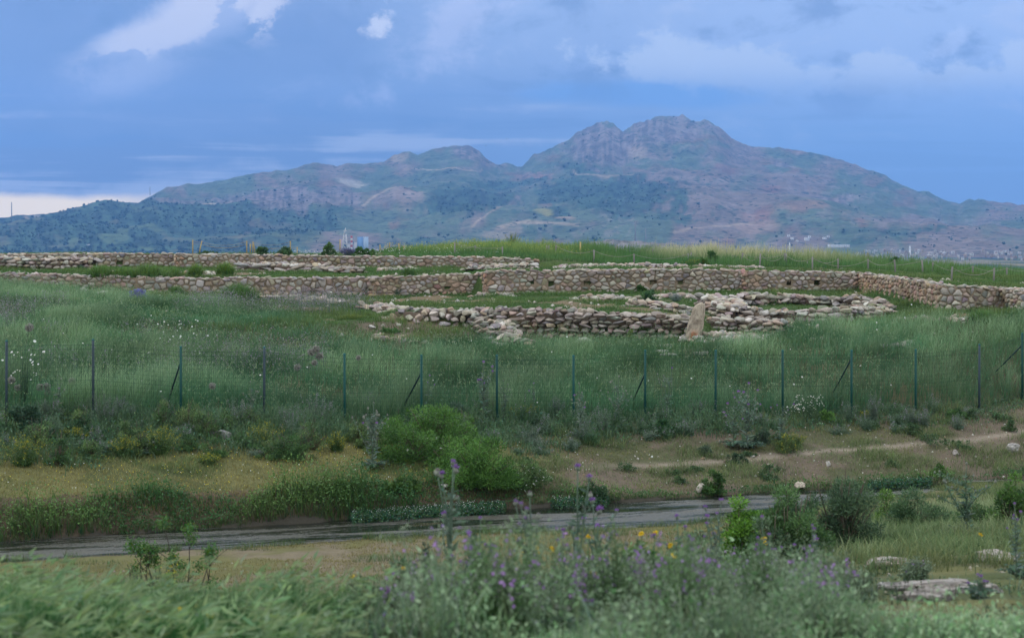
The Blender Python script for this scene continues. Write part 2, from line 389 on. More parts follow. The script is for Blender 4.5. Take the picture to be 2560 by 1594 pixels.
def mcols(p, row, x, Yd, t):
    u, v = p / 1.0544, row / 1.0544
    n1 = fbm(p / 130, row / 55, 4, 51); n2 = fbm(p / 34, row / 18, 4, 61); n3 = fbm(p / 11, row / 8, 3, 71); n4 = fbm(p / 320, row / 110, 3, 81)
    grass = np.array([.095, .13, .085]); soil = np.array([.18, .142, .122]); rock = np.array([.225, .185, .185]); wood = np.array([.024, .045, .03])
    c = mixc(grass, soil, sstep(-.18, .35, n1 + .35 * n2 + .25 * sstep(1300, 2300, u)))
    c = mixc(c, (.25, .1, .07), sstep(.28, .6, fbm(p / 90, row / 26, 3, 91)) * .4)
    def ell(cx, cy, ax, ay): return np.exp(-(((u - cx) / ax) ** 2 + ((v - cy) / ay) ** 2))
    cliff = np.maximum.reduce([ell(1440, 355, 110, 62), ell(1590, 310, 120, 34), ell(1410, 330, 60, 50), 1.1 * ell(390, 487, 95, 20), 1.2 * ell(690, 478, 190, 28), ell(560, 488, 60, 15), ell(245, 497, 80, 13), ell(1110, 362, 40, 16), .7 * ell(1900, 475, 180, 20), .6 * ell(1860, 385, 50, 18)])
    striate = fbm(p / 7, row / 60, 3, 77)
    cl = sstep(.3, .62, cliff + .3 * n2)
    c = mixc(c, mixc(rock, rock * np.array([.5, .5, .52]), sstep(-.25, .35, striate + .7 * n3)), cl * .9)
    ruin = sstep(.1, .5, fbm(p / 24, row / 10, 3, 45) + .25 * fbm(p / 8, row / 6, 2, 46)) * .6
    c = mixc(c, rock * 1.15, ruin * sstep(600, 1500, u) * .6)
    fo = np.maximum.reduce([
        sstep(440, 535, v + 25 * n4 + .03 * (700 - u)) * sstep(880, 620, u + 1.6 * (v - 560)) * 1.0,
        1.3 * ell(1110, 492, 100, 42), ell(1180, 445, 120, 18), 1.15 * ell(1440, 470, 220, 50), 1.0 * ell(1390, 405, 70, 40), .6 * ell(1300, 520, 130, 30),
        .85 * ell(1230, 560, 120, 14), .85 * ell(2050, 572, 90, 12), .7 * ell(2150, 575, 120, 10), .6 * ell(1600, 575, 120, 12), .9 * ell(1000, 575, 120, 12), .8 * ell(1560, 520, 160, 20), .6 * ell(2300, 565, 110, 12), .8 * ell(800, 500, 60, 20), .85 * ell(560, 466, 120, 10)])
    fo = sstep(.36, .74, fo + .5 * n2 + .36 * n3) * (1 - .8 * cl)
    fld = sstep(.15, .32, fbm(p / 70, row / 9, 3, 37)) * sstep(500, 560, v)
    fo = fo * (1 - .75 * fld)
    c = mixc(c, (.12, .17, .075), fld * .5 * sstep(1000, 500, u))
    c = mixc(c, mixc(wood, wood * 2.2, sstep(-.3, .4, n3)), fo * .93)
    for cx, cy, ax, ay, cc in ((835, 436, 50, 9, (.36, .33, .28)), (505, 491, 26, 7, (.42, .34, .26)), (1287, 525, 26, 5, (.3, .28, .08)), (1510, 372, 30, 22, (.32, .25, .2)), (945, 372, 30, 12, (.3, .24, .17)),
                               (1340, 532, 30, 6, (.34, .24, .17)), (1180, 560, 70, 10, (.24, .2, .15)), (1800, 545, 60, 12, (.28, .2, .16)), (1900, 520, 90, 8, (.26, .17, .13)), (100, 508, 30, 4, (.3, .26, .22)), (960, 480, 60, 14, (.28, .22, .19))):
        c = mixc(c, cc, sstep(.35, .75, ell(cx, cy, ax, ay) + .3 * n2) * .75)
    # tracks
    for pts in (((860, 497), (940, 470), (1000, 452)), ((960, 400), (1060, 402), (1140, 403)), ((1180, 553), (1290, 544), (1370, 541)), ((60, 511), (105, 516), (135, 522)), ((1600, 548), (1690, 540), (1780, 538)), ((1120, 545), (1200, 520), (1235, 500)), ((1360, 420), (1410, 428), (1500, 430))):
        q = np.array(pts); yy = np.interp(u, q[:, 0], q[:, 1]); ins = sstep(q[0, 0] - 8, q[0, 0], u) * sstep(q[-1, 0] + 8, q[-1, 0], u)
        c = mixc(c, (.36, .28, .21), np.exp(-((v - yy) / 1.7) ** 2) * ins * .8)
    return c
pc = np.linspace(-650, 3250, 1000); tr = np.concatenate([np.linspace(0, 1, 270) ** 1.0, 1 + np.array([.01, .03, .07, .15, .25, .4])])
P, T = np.meshgrid(pc, tr)
D = Y0M + (ridgeD(P) - Y0M) * np.minimum(T, 1) + np.maximum(T - 1, 0) * 3200
Z = np.where(T <= 1, mountain_z(P, np.minimum(T, 1), D), mountain_z(P, np.ones_like(T), D) - np.maximum(T - 1, 0) * 900)
XX = (P - HX) / F * D
mb = MB(); xr, yr, zr = XX.ravel(), D.ravel(), Z.ravel()
mb.add(np.stack([xr, yr, zr], 1), grid_faces(*P.shape), mcols(P.ravel(), rowpx(P, np.minimum(T, 1)).ravel(), xr, yr, T.ravel()))
tag(mb.build('mountain', M['mountain'], smooth=True), kind='structure')
# plain between the mound and the mountain
yp = np.geomspace(1400, Y0M + 40, 60); up = np.linspace(-.56, .56, 200)
PX, PY = up[None] * yp[:, None], np.broadcast_to(yp[:, None], (60, 200))
pz = np.interp(PY, [1400, 2000, 3000, Y0M, 4000], [-35, -33, -32, -30, -30.]) 
pedge = -(np.interp(HX + F * up, [-700, 0, 900, 1700, 2560, 3300], [645, 642, 640, 640, 646, 650]) - HY) / F * Y0M
pz = np.broadcast_to(pz, PX.shape) + sstep(2200, Y0M, PY) * (pedge[None] + 30.0) + 1.5 * fbm(PX / 200, PY / 200, 3, 3) * sstep(Y0M, 3300, PY)
nn = fbm(PX / 160, PY / 400, 4, 12).ravel()
cc = mixc((.11, .15, .06), (.24, .2, .12), sstep(-.1, .3, nn)); cc = mixc(cc, (.03, .05, .03), sstep(.1, .35, fbm(PX / 90, PY / 260, 4, 27).ravel()) * .8)
mb = MB(); mb.add(np.stack([PX, PY, pz], -1).reshape(-1, 3), grid_faces(60, 200), cc)
tag(mb.build('plain', M['mountain'], smooth=True), kind='structure')
# low grey stony hill in front of the plain
hp = np.linspace(1330, 1800, 140); ht = np.linspace(0, 1, 30)
HP, HT = np.meshgrid(hp, ht); HYd = 1900 + HT * 300
top = np.interp(hp, [1330, 1420, 1470, 1530, 1600, 1680, 1740, 1800], [648, 622, 606, 599, 603, 609, 622, 648])
hz = -(np.broadcast_to(top[None], HP.shape) - HY) / F * 2050.
base = -36.
HZ = base + (hz - base) * np.sin(np.clip(HT * 1.0, 0, 1) * math.pi) ** .55 + 2.2 * fbm(HP / 12, HT * 9, 4, 5)
mb = MB(); hc = mixc((.24, .21, .2), (.13, .13, .115), sstep(-.2, .4, fbm(HP / 9, HT * 14, 4, 9).ravel()))
mb.add(np.stack([(HP - HX) / F * HYd, HYd, HZ], -1).reshape(-1, 3), grid_faces(*HP.shape), hc)
tag(mb.build('hills', M['mountain'], smooth=True), kind='structure')
# ------------------------------------------------------------------ stones
import bmesh
def stone_templates(n, sub, seed, planes=10, amp=.10):
    r = np.random.RandomState(seed); out = []
    bm = bmesh.new(); bmesh.ops.create_icosphere(bm, subdivisions=sub, radius=1)
    bm.verts.ensure_lookup_table()
    V = np.array([v.co[:] for v in bm.verts]); Fc = np.array([[v.index for v in f.verts] for f in bm.faces]); bm.free()
    for i in range(n):
        v = V.copy()
        for k in range(planes):
            nrm = r.normal(size=3); nrm /= np.linalg.norm(nrm); d = r.uniform(.44, .84)
            v = v - np.maximum(0, v @ nrm - d)[:, None] * nrm
        a = fbm(v[:, 0] * 2.1 + i * 7, v[:, 1] * 2.1 + v[:, 2] * 1.7, 3, i)
        v = v * (1 + amp * a)[:, None]
        v /= np.abs(v).max(0)
        out.append(v)
    return out, Fc
ST2 = stone_templates(14, 2, 3); ST3 = stone_templates(18, 3, 5, 13)
def rot(rx, ry, rz):
    cx, sx, cy_, sy, cz, sz = np.cos(rx), np.sin(rx), np.cos(ry), np.sin(ry), np.cos(rz), np.sin(rz)
    o, z = np.ones_like(cx), np.zeros_like(cx)
    A = np.stack([np.stack([cz, -sz, z], -1), np.stack([sz, cz, z], -1), np.stack([z, z, o], -1)], -2)
    B = np.stack([np.stack([cy_, z, sy], -1), np.stack([z, o, z], -1), np.stack([-sy, z, cy_], -1)], -2)
    D = np.stack([np.stack([o, z, z], -1), np.stack([z, cx, -sx], -1), np.stack([z, sx, cx], -1)], -2)
    return A @ B @ D
def add_stones(mb, Cn, S, rz, tilt, cols, T=ST2, seed=1):
    r = np.random.RandomState(seed); Cn = np.asarray(Cn, float); n = len(Cn)
    if n == 0: return
    S = np.broadcast_to(np.asarray(S, float), (n, 3)); rz = np.broadcast_to(np.asarray(rz, float), (n,)); cols = np.broadcast_to(np.asarray(cols, float), (n, 3))
    Rm = rot(r.normal(0, tilt, n), r.normal(0, tilt, n), rz)
    pick = r.randint(0, len(T[0]), n); flip = rot(np.zeros(n), np.zeros(n), r.randint(0, 2, n) * math.pi)
    for k in range(len(T[0])):
        i = np.where(pick == k)[0]
        if len(i) == 0: continue
        v = np.einsum('nij,vj->nvi', flip[i], T[0][k]) * S[i][:, None]
        v = np.einsum('nij,nvj->nvi', Rm[i], v) + Cn[i][:, None]
        nv = v.shape[1]
        f = T[1][None] + (np.arange(len(i)) * nv)[:, None, None]
        mb.add(v.reshape(-1, 3), f.reshape(-1, 3), np.repeat(cols[i], nv, 0))
def stone_cols(n, r, warm=.5, lift=1.0):
    pal = np.array([[.30, .262, .225], [.36, .32, .275], [.235, .205, .175], [.31, .25, .20], [.29, .27, .25], [.41, .38, .345], [.20, .182, .165], [.30, .235, .185]])
    w = np.array([2, 2, 2, 1.5 * warm * 2, 1.5, 1, 1, .9 * warm * 2]); w /= w.sum()
    c = pal[r.choice(len(pal), n, p=w)] * r.uniform(.78, 1.12, (n, 1)) * lift
    return np.clip(c + r.normal(0, .012, (n, 3)), 0.03, .75)
class Path:                                    # polyline on the ground (x, y) with values along it
    def __init__(s, pts):
        s.p = np.asarray(pts, float); d = np.diff(s.p[:, :2], axis=0); s.l = np.concatenate([[0], np.cumsum(np.hypot(d[:, 0], d[:, 1]))]); s.L = s.l[-1]
    def at(s, t, k=None):
        return np.stack([np.interp(t, s.l, s.p[:, j]) for j in range(s.p.shape[1])], -1)
    def ang(s, t):
        i = np.clip(np.searchsorted(s.l, t, 'right') - 1, 0, len(s.l) - 2); d = s.p[i + 1, :2] - s.p[i, :2]
        return np.arctan2(d[..., 1], d[..., 0])
def P(px, Yd): return ((px - HX) / F * Yd, Yd)
# ------------------------------------------------------------------ mortared rubble wall
def clip(poly, n, d):
    out = []; m = len(poly)
    for i in range(m):
        a, b = poly[i], poly[(i + 1) % m]; da = a @ n - d; db = b @ n - d
        if da <= 0: out.append(a)
        if (da < 0) != (db < 0): out.append(a + (b - a) * (da / (da - db)))
    return out
def chaikin(q):
    q = np.asarray(q); nx = np.roll(q, -1, 0)
    return np.stack([q * .88 + nx * .12, q * .12 + nx * .88], 1).reshape(-1, 2)
def masonry(name, pts, seed, holes=(), size=(.25, .17), label=None, warm=.5, thick=.45, lift=1.0, redend=None):
    """pts: (x, y, z foot, z top) along the face, left to right as seen from the front"""
    r = np.random.RandomState(seed); pa = Path(pts); L = pa.L
    H = float(np.mean(pa.p[:, 3] - pa.p[:, 2]))
    def pos(s, t, dep):
        s = np.clip(s, 0, L); q = pa.at(s); a = pa.ang(s)
        nx, ny = np.sin(a), -np.cos(a)
        return np.stack([q[..., 0] + nx * dep, q[..., 1] + ny * dep, q[..., 2] + (q[..., 3] - q[..., 2]) * t / H], -1)
    sx, sy = size; pts2 = []
    row = 0; y = -.1
    while y < H + .2:
        n = int(L / sx) + 2
        for i in range(n):
            pts2.append(((i + .5 * (row % 2)) * sx + r.uniform(-.42, .42) * sx, y + r.uniform(-.40, .40) * sy))
        y += sy * .92; row += 1
    q = np.array(pts2); q = q[r.rand(len(q)) > .14]
    mb = MB(); asp = sx / sy
    qs = q * [1, asp]
    order = np.argsort(q[:, 0]); q = q[order]; qs = qs[order]
    for i in range(len(q)):
        if q[i, 0] < -.1 or q[i, 0] > L + .1 or q[i, 1] < -.05 or q[i, 1] > H + .05: continue
        if any(abs(q[i, 0] - h[0]) < .17 and abs(q[i, 1] - h[1]) < .12 for h in holes): continue
        top = H + r.uniform(-.03, .06)
        poly = [np.array(v, float) for v in ((max(0, q[i, 0] - 1), max(-.05, q[i, 1] - .6)), (min(L, q[i, 0] + 1), max(-.05, q[i, 1] - .6)), (min(L, q[i, 0] + 1), min(top, q[i, 1] + .6)), (max(0, q[i, 0] - 1), min(top, q[i, 1] + .6)))]
        lo, hi = np.searchsorted(q[:, 0], [q[i, 0] - 1.0, q[i, 0] + 1.0])
        d2 = ((qs[lo:hi] - qs[i]) ** 2).sum(1); nb = lo + np.argsort(d2)[1:13]
        for j in nb:
            n = (qs[j] - qs[i]) * [1, asp]; mid = (q[i] + q[j]) / 2
            poly = clip(poly, n, n @ mid)
            if len(poly) < 3: break
        if len(poly) < 3: continue
        g = np.array(poly); c = g.mean(0); rad = np.sqrt(((g - c) ** 2).sum(1)).mean()
        if rad < .04: continue
        gap = r.uniform(.014, .048)
        g = chaikin(c + (g - c) * np.maximum(.5, 1 - gap / rad)); g = c + (g - c) * (1 + r.normal(0, .035, (len(g), 1)))
        m = len(g); dep = r.uniform(.02, .075); tx, ty = r.normal(0, .12, 2)
        rings = [(1.0, -.03), (.97, dep * .55), (.78, dep * .95)]
        V = []
        for sc_, d in rings:
            h = c + (g - c) * sc_; dd = d + ((h - c) @ np.array([tx, ty]) if d > 0 else 0) + r.normal(0, .006, m) * (d > 0)
            V.append(pos(h[:, 0], h[:, 1], dd))
        V.append(pos(np.array([c[0]]), np.array([c[1]]), np.array([dep * 1.02])))
        V = np.concatenate(V); f = []
        for k in range(2):
            for j in range(m):
                a, b = k * m + j, k * m + (j + 1) % m; f += [(a, b, b + m), (a, b + m, a + m)]
        for j in range(m): f.append((2 * m + j, 2 * m + (j + 1) % m, 3 * m))
        cc = stone_cols(1, r, warm, lift)[0]
        if redend and any(a <= c[0] <= b for a, b in redend): cc = cc * np.array([1.0, .87, .76])
        mb.add(V, f, cc)
    # bed of earth mortar between the stones, left open at the drain holes
    ns, nt_ = max(2, int(L / .1)), max(2, int(H / .08))
    S, Tt = np.meshgrid(np.linspace(0, L, ns + 1), np.linspace(-.2, H, nt_ + 1))
    Dp = .012 * fbm(S * 5, Tt * 5, 3, seed) - .004
    V = pos(S, Tt, Dp).reshape(-1, 3); fc = grid_faces(*S.shape)
    ctr = np.stack([S.ravel(), Tt.ravel()], 1)[fc].mean(1)
    keep = np.ones(len(fc), bool)
    for h in holes: keep &= ~((abs(ctr[:, 0] - h[0]) < .13) & (abs(ctr[:, 1] - h[1]) < .09))
    mc = mixc((.235, .185, .135), (.16, .125, .09), sstep(-.3, .4, fbm(S * 1.5, Tt * 3, 3, seed + 1)).ravel())
    mm = MB(); mm.add(V, fc[keep], mc)
    for h in holes:
        e = [(h[0] + a * .16, h[1] + b * .12) for a, b in ((-1, -1), (1, -1), (1, 1), (-1, 1))]
        o = [pos(np.array([x]), np.array([y]), np.array([0.]))[0] for x, y in e]; i_ = [pos(np.array([x]), np.array([y]), np.array([-.38]))[0] for x, y in e]
        f = [(4, 5, 6), (4, 6, 7)] + [t for k in range(4) for t in ((k, (k + 1) % 4, (k + 1) % 4 + 4), (k, (k + 1) % 4 + 4, k + 4))]
        mm.add(o + i_, f, (.13, .1, .075))
    # top and back
    s = np.linspace(0, L, ns + 1); fr = pos(s, s * 0 + H, s * 0); bk = pos(s, s * 0 + H, s * 0 - thick); bb = pos(s, s * 0 - .2, s * 0 - thick)
    mm.add(np.concatenate([fr, bk, bb]), grid_faces(3, ns + 1), (.2, .155, .115))
    for e in (0, L):
        b4 = [pos(np.array([e]), np.array([t]), np.array([d]))[0] for t, d in ((-.2, 0), (H, 0), (H, -thick), (-.2, -thick))]
        mm.add(b4, [(0, 1, 2), (0, 2, 3)], (.2, .155, .115))
    # coping stones and loose ends
    nc = int(L / .2); s = r.uniform(0, L, nc * 2); dep = -r.uniform(0, thick, nc * 2)
    cp = pos(s, s * 0 + H, dep); cp[:, 2] += r.uniform(-.02, .045, len(s))
    add_stones(mb, cp, np.stack([r.uniform(.1, .24, len(s)), r.uniform(.08, .16, len(s)), r.uniform(.035, .085, len(s))], 1), pa.ang(s) + r.normal(0, .3, len(s)), .15, stone_cols(len(s), r, warm, 1.05 * lift), seed=seed)
    for e in (0, L):
        k = int(H / .2) * 3 + 2; t = r.uniform(0, H, k)
        add_stones(mb, pos(np.full(k, e), t, -r.uniform(0, thick, k)), np.stack([r.uniform(.1, .18, k), r.uniform(.1, .18, k), r.uniform(.07, .12, k)], 1), r.uniform(0, 6, k), .3, stone_cols(k, r, .9) * [1, .88, .78], seed=seed + 2)
    root = empty(name, pa.at(0)[:3], label, 'wall')
    base = pa.at(0)[:3]
    mb.build('stones', M['stone'], root, loc=base); mm.build('mortar', M['mortar'], root, loc=base)
    return root
def wpath(pxs, off=0.0, which=1):
    A, Fz, Tz = (W1, W1F, W1T) if which == 1 else (W2, W2F, W2T)
    return [(*P(p, np.interp(p, C, A) + off), np.interp(p, C, Fz), np.interp(p, C, Tz)) for p in pxs]
def hs(path_pts, lst):                        # drain holes by photo pixel
    pa = Path(path_pts); out = []; H = float(np.mean(pa.p[:, 3] - pa.p[:, 2]))
    s = np.linspace(0, pa.L, 2000); q = pa.at(s); pp = HX + F * q[:, 0] / q[:, 1]
    for x, y in lst:
        i = int(np.argmin(abs(pp - x))); z = -(y - HY) / F * q[i, 1]
        out.append((s[i], (z - q[i, 2]) / (q[i, 3] - q[i, 2]) * H))
    return out
w = wpath([-420, -200, 0, 120, 222, 260, 282, 450, 650, 800, 930])
masonry('stone_wall', w, 11, hs(w, [(330, 721), (780, 735)]), label='rubble stone retaining wall behind the big grass tuft, below the grassy upper terrace')
w = wpath([932, 1000, 1060, 1120, 1180]) + [(*P(1222, 60.7), -2.06, -1.2)]; w = [(x, y - (.35 if i < 1 else .0), a, b) for i, (x, y, a, b) in enumerate(w)]
masonry('stone_wall', w, 12, hs(w, [(1118, 719)]), label='short mortared wall stretch in the recess beside the projecting wall corner', redend=[(0, 1.2), (2.9, 4.2)])
w = [(*P(1207, 60.3), -2.06, -1.16), (*P(1216, 59.5), -2.06, -1.13), (*P(1250, 59.55), -2.05, -1.1)] + wpath([1330, 1450, 1600, 1740, 1856])
masonry('stone_wall', w, 13, hs(w, [(1377, 708), (1469, 706), (1633, 706), (1701, 705), (1327, 704)]), label='long straight mortared stone wall with a row of dark drain holes', redend=[(0, 1.0)])
w = wpath([1862, 1950, 2040, 2138], -.25)
masonry('stone_wall', w, 14, hs(w, [(1972, 709), (2043, 707)]), label='mortared wall stretch behind the round stone enclosure', redend=[(0, .6)])
w = wpath([2142, 2180, 2230, 2280, 2320, 2350, 2400, 2455, 2500, 2560, 2700, 2900])
masonry('stone_wall', w, 15, hs(w, [(2510, 752)]), size=(.24, .165), label='reddish rubble wall that runs forward and turns under the rope posts', warm=.8, redend=[(0, 11)])
w = [(*P(p, np.interp(p, C, W2)), np.interp(p, C, W2F), np.interp(p, C, W2T)) for p in (-420, -200, 0, 150, 300, 432)]
masonry('stone_wall', w, 16, hs(w, [(298, 657), (133, 645)]), label='topmost stone wall along the skyline, above the low dry stone stub')
w = [(*P(436, 69.6), -1.1, -.46), (*P(450, 69.0), -1.1, -.5)] + [(*P(p, np.interp(p, C, W2) - .7), np.interp(p, C, W2F), np.interp(p, C, W2T)) for p in (560, 700, 900, 1060, 1200, 1300, 1336)]
masonry('stone_wall', w, 17, hs(w, [(985, 672)]), label='long upper stone wall below the leaning yellow rope posts', redend=[(0, .8)])
# ------------------------------------------------------------------ dry stone walls
def drystone(name, pts, seed, label, course=.145, slen=(.18, .44), thick=.6, back=True, T=ST2, warm=.55, lift=1.0, topn=2.4, ruin=0.0, cat='wall'):
    """courses of loose flat stones; pts (x, y, z foot, z top)"""
    r = np.random.RandomState(seed); pa = Path(pts); L = pa.L; mb = MB()
    faces = [(0.0, 1)] + ([(thick, -1)] if back else [])
    Cn, S, A = [], [], []
    Hm = (pa.p[:, 3] - pa.p[:, 2]).max()
    for dep, sg in faces:
        t = 0.0
        while t < Hm:
            h = course * r.uniform(.75, 1.3); s = -r.uniform(0, .3)
            while s < L:
                l = r.uniform(*slen) * (1.25 if t > Hm * .6 else 1); m = min(max(s + l / 2, 0), L); q = pa.at(m); a = float(pa.ang(np.array(m)))
                if q[2] + t + h * .4 < q[3] + r.uniform(-.08, .08) - ruin * max(0, float(fbm(m * .8, seed * 1.0, 2, 3))):
                    dd = dep - sg * .12 + sg * r.normal(0, .055) * -1
                    Cn.append((q[0] - math.sin(a) * (dd + 0), q[1] + math.cos(a) * dd, q[2] + t + h / 2 + r.normal(0, .022)))
                    S.append((l * .53, r.uniform(.15, .22), h * r.uniform(.42, .66))); A.append(a + r.normal(0, .12))
                s += l * .98
            t += h
    n = len(Cn)
    if n: add_stones(mb, Cn, S, A, .15, stone_cols(n, r, warm, lift), T, seed)
    # loose top
    k = int(L * topn / .3); s = r.uniform(0, L, k); q = pa.at(s); a = pa.ang(s); dd = r.uniform(-.05, thick + .05, k)
    cc = np.stack([q[:, 0] - np.sin(a) * dd, q[:, 1] + np.cos(a) * dd, q[:, 3] + r.uniform(-.05, .05, k)], 1)
    add_stones(mb, cc, np.stack([r.uniform(.1, .26, k), r.uniform(.09, .2, k), r.uniform(.05, .12, k)], 1), r.uniform(0, 6.3, k), .22, stone_cols(k, r, warm * .6, 1.02 * lift), T, seed + 1)
    # fallen stones at the foot
    k = int(L * 1.2); s = r.uniform(0, L, k); q = pa.at(s); a = pa.ang(s); dd = -np.abs(r.normal(.1, .22, k))
    x, y = q[:, 0] - np.sin(a) * dd, q[:, 1] + np.cos(a) * dd
    add_stones(mb, np.stack([x, y, G(x, y) + .03], 1), np.stack([r.uniform(.06, .18, k), r.uniform(.06, .16, k), r.uniform(.04, .1, k)], 1), r.uniform(0, 6.3, k), .3, stone_cols(k, r, warm), T, seed + 3)
    root = empty(name, pa.at(0)[:3], label, cat); base = pa.at(0)[:3]
    mb.build('stones', M['stone'], root, loc=base)
    # packed earth core
    ns = max(3, int(L / .25)); s = np.linspace(0, L, ns); q = pa.at(s); a = pa.ang(s); V = []
    for dep, zt in ((.14, 0), (.14, 1), (thick - (.14 if back else 0), 1), (thick - (.14 if back else 0), 0)):
        V.append(np.stack([q[:, 0] - np.sin(a) * dep, q[:, 1] + np.cos(a) * dep, np.where(zt, q[:, 3] - .06, q[:, 2] - .3)], 1))
    cm = MB(); cm.add(np.concatenate(V), grid_faces(4, ns), (.12, .092, .07))
    cm.build('core', M['mortar'], root, loc=base)
    return root
zg = lambda px, Yd: float(G(*P(px, Yd)))
drystone('dry_stone_wall', [(*P(1205, 49.6), -2.6, -2.24), (*P(1226, 48.9), -3.02, -2.2), (*P(1300, 48.6), -3.06, -2.2), (*P(1420, 48.3), -3.06, -2.2), (*P(1560, 48.0), -3.06, -2.32), (*P(1650, 47.8), -3.06, -2.36), (*P(1722, 47.7), -3.05, -2.42)], 31, 'dry stone wall of stacked flat slabs left of the standing stone', back=False, T=ST3, thick=.7, topn=4)
drystone('dry_stone_wall', [(*P(985, 49.4), zg(985, 49.3) - .1, -2.22), (*P(1050, 49.3), zg(1050, 49.2) - .1, -2.24), (*P(1120, 49.2), zg(1120, 49.1) - .1, -2.27), (*P(1190, 49.1), zg(1190, 49.0) - .1, -2.3)], 32, 'single course of pale boulders leading to the dry wall end', course=.19, slen=(.2, .42), back=False, T=ST3, thick=.8, topn=4, ruin=.1)
drystone('dry_stone_wall', [(*P(1178, 49.4), -2.75, -2.35), (*P(1205, 48.2), -2.9, -2.55), (*P(1238, 46.7), -3.1, -2.88), (*P(1262, 45.9), -3.2, -3.05)], 33, 'collapsed wall end stepping down towards the fence', back=True, T=ST3, thick=.7, topn=4, lift=1.12, ruin=.15)
ca, rr_ = (10.45, 53.6), 3.2
ring = []
for a in np.linspace(-262, 92, 40):
    x, y = ca[0] + rr_ * math.cos(R(a)) * 1.02, ca[1] + rr_ * math.sin(R(a))
    near = math.sin(R(a)) < 0
    foot = -2.84 if near else -2.5; foot = -2.5 - .34 * (.5 - .5 * math.sin(R(a)))
    ring.append((x, y, foot, foot + .52 + .08 * math.sin(a * .07)))
drystone('stone_enclosure', ring, 34, 'round enclosure of low dry stone walling right of the standing stone', T=ST3, thick=.62, topn=2.6, course=.19, ruin=.12, cat='ruin')
def lowline(pp, seed, label, h=.3, thick=.5, lift=1.1, **k):
    pts = []
    for x, Yd in pp:
        q = P(x, Yd); g = float(G(*q)); pts.append((*q, g - .05, g + h))
    return drystone('rubble_wall', pts, seed, label, thick=thick, lift=lift, **k)
lowline([(1775, 48.9), (1850, 48.6), (1905, 48.3), (1950, 48.0)], 41, 'low rubble wall between the round enclosure and the fence', h=.3, topn=5, thick=.9)
lowline([(1752, 47.2), (1800, 46.6), (1850, 46.2), (1890, 45.9)], 42, 'tumbled rubble run at the foot of the standing stone', h=.12, topn=6, thick=.8)
lowline([(1762, 54.5), (1785, 53.0), (1800, 51.6), (1830, 51.0)], 43, 'heap of pale stones curving behind the standing stone', h=.42, topn=6, thick=.9, lift=1.2)
lowline([(1690, 46.8), (1765, 46.2), (1850, 45.6)], 61, 'loose stones spilling down the slope before the standing stone', h=.0, topn=4, thick=1.3)
lowline([(1430, 56.5), (1500, 56.2), (1580, 55.6)], 44, 'thin line of stones in the grass before the drain wall', h=.08, topn=4)
lowline([(1560, 52.5), (1620, 52.1), (1725, 51.4)], 45, 'low stone footing left of the standing stone, behind the dry wall', h=.16, topn=5, thick=.7)
lowline([(1640, 57.8), (1700, 57.2), (1760, 57.5)], 46, 'scattered white stone line beside the terrace bush', h=.08, topn=5)
lowline([(1180, 58.9), (1260, 58.5), (1295, 58.5)], 47, 'flat row of pale stones at the foot of the projecting corner', h=.03, topn=5)
lowline([(660, 57), (760, 56.4), (860, 55.7)], 48, 'pale rubble strip below the big grass tuft', h=.05, topn=6, thick=.9)
lowline([(900, 53.5), (960, 52.2), (990, 50.6)], 49, 'low stone run meeting the single boulder course', h=.1, topn=6, thick=.9)
lowline([(925, 46.4), (1000, 46.0), (1070, 45.9)], 50, 'sparse stone edging along the bare earth patch', h=.0, topn=2.5, thick=.4)
lowline([(2235, 49.7), (2300, 49.3), (2380, 48.7), (2440, 48.0)], 51, 'scattered stone footing right of the round enclosure', h=.06, topn=5, thick=.8)
lowline([(2205, 45.0), (2240, 44.8), (2270, 44.7)], 52, 'small pale stone patch in the slope grass right of the enclosure', h=.02, topn=5, thick=.6)
lowline([(-60, 65.5), (60, 65.3), (150, 65.2), (226, 65.2)], 53, 'dry stone stub with flat capstones at the left edge', h=.52, topn=3.5, thick=1.0)
lowline([(590, 66.2), (660, 66.0), (730, 65.4), (800, 65.2)], 54, 'heap of large flat slabs against the upper wall', h=.3, topn=5, thick=1.3, lift=1.15, slen=(.4, .9))
lowline([(795, 65), (850, 64.6), (905, 64.6)], 55, 'low grey stone run continuing right of the slab heap', h=.2, topn=5, thick=.9, lift=.9)
lowline([(945, 66.2), (1000, 66.3), (1045, 66.5)], 56, 'small pale stone run by the upper wall drain', h=.08, topn=5)
lowline([(1215, 63.4), (1270, 65.0), (1330, 66.5)], 57, 'stone bank where the upper terrace ramps down', h=.12, topn=6, thick=1.2)
lowline([(1400, 66.0), (1520, 66.4), (1640, 66.2), (1720, 66)], 58, 'white rubble line behind the drain wall in the grass', h=.08, topn=5, thick=.8)
lowline([(1745, 65.6), (1830, 65.6), (1905, 65.4)], 59, 'white rubble line under the rope posts', h=.05, topn=5, thick=.6)
lowline([(448, 61.5), (480, 61.4), (540, 61.2)], 60, 'loose capstones between the two small wall tufts', h=.12, topn=5, thick=.7)
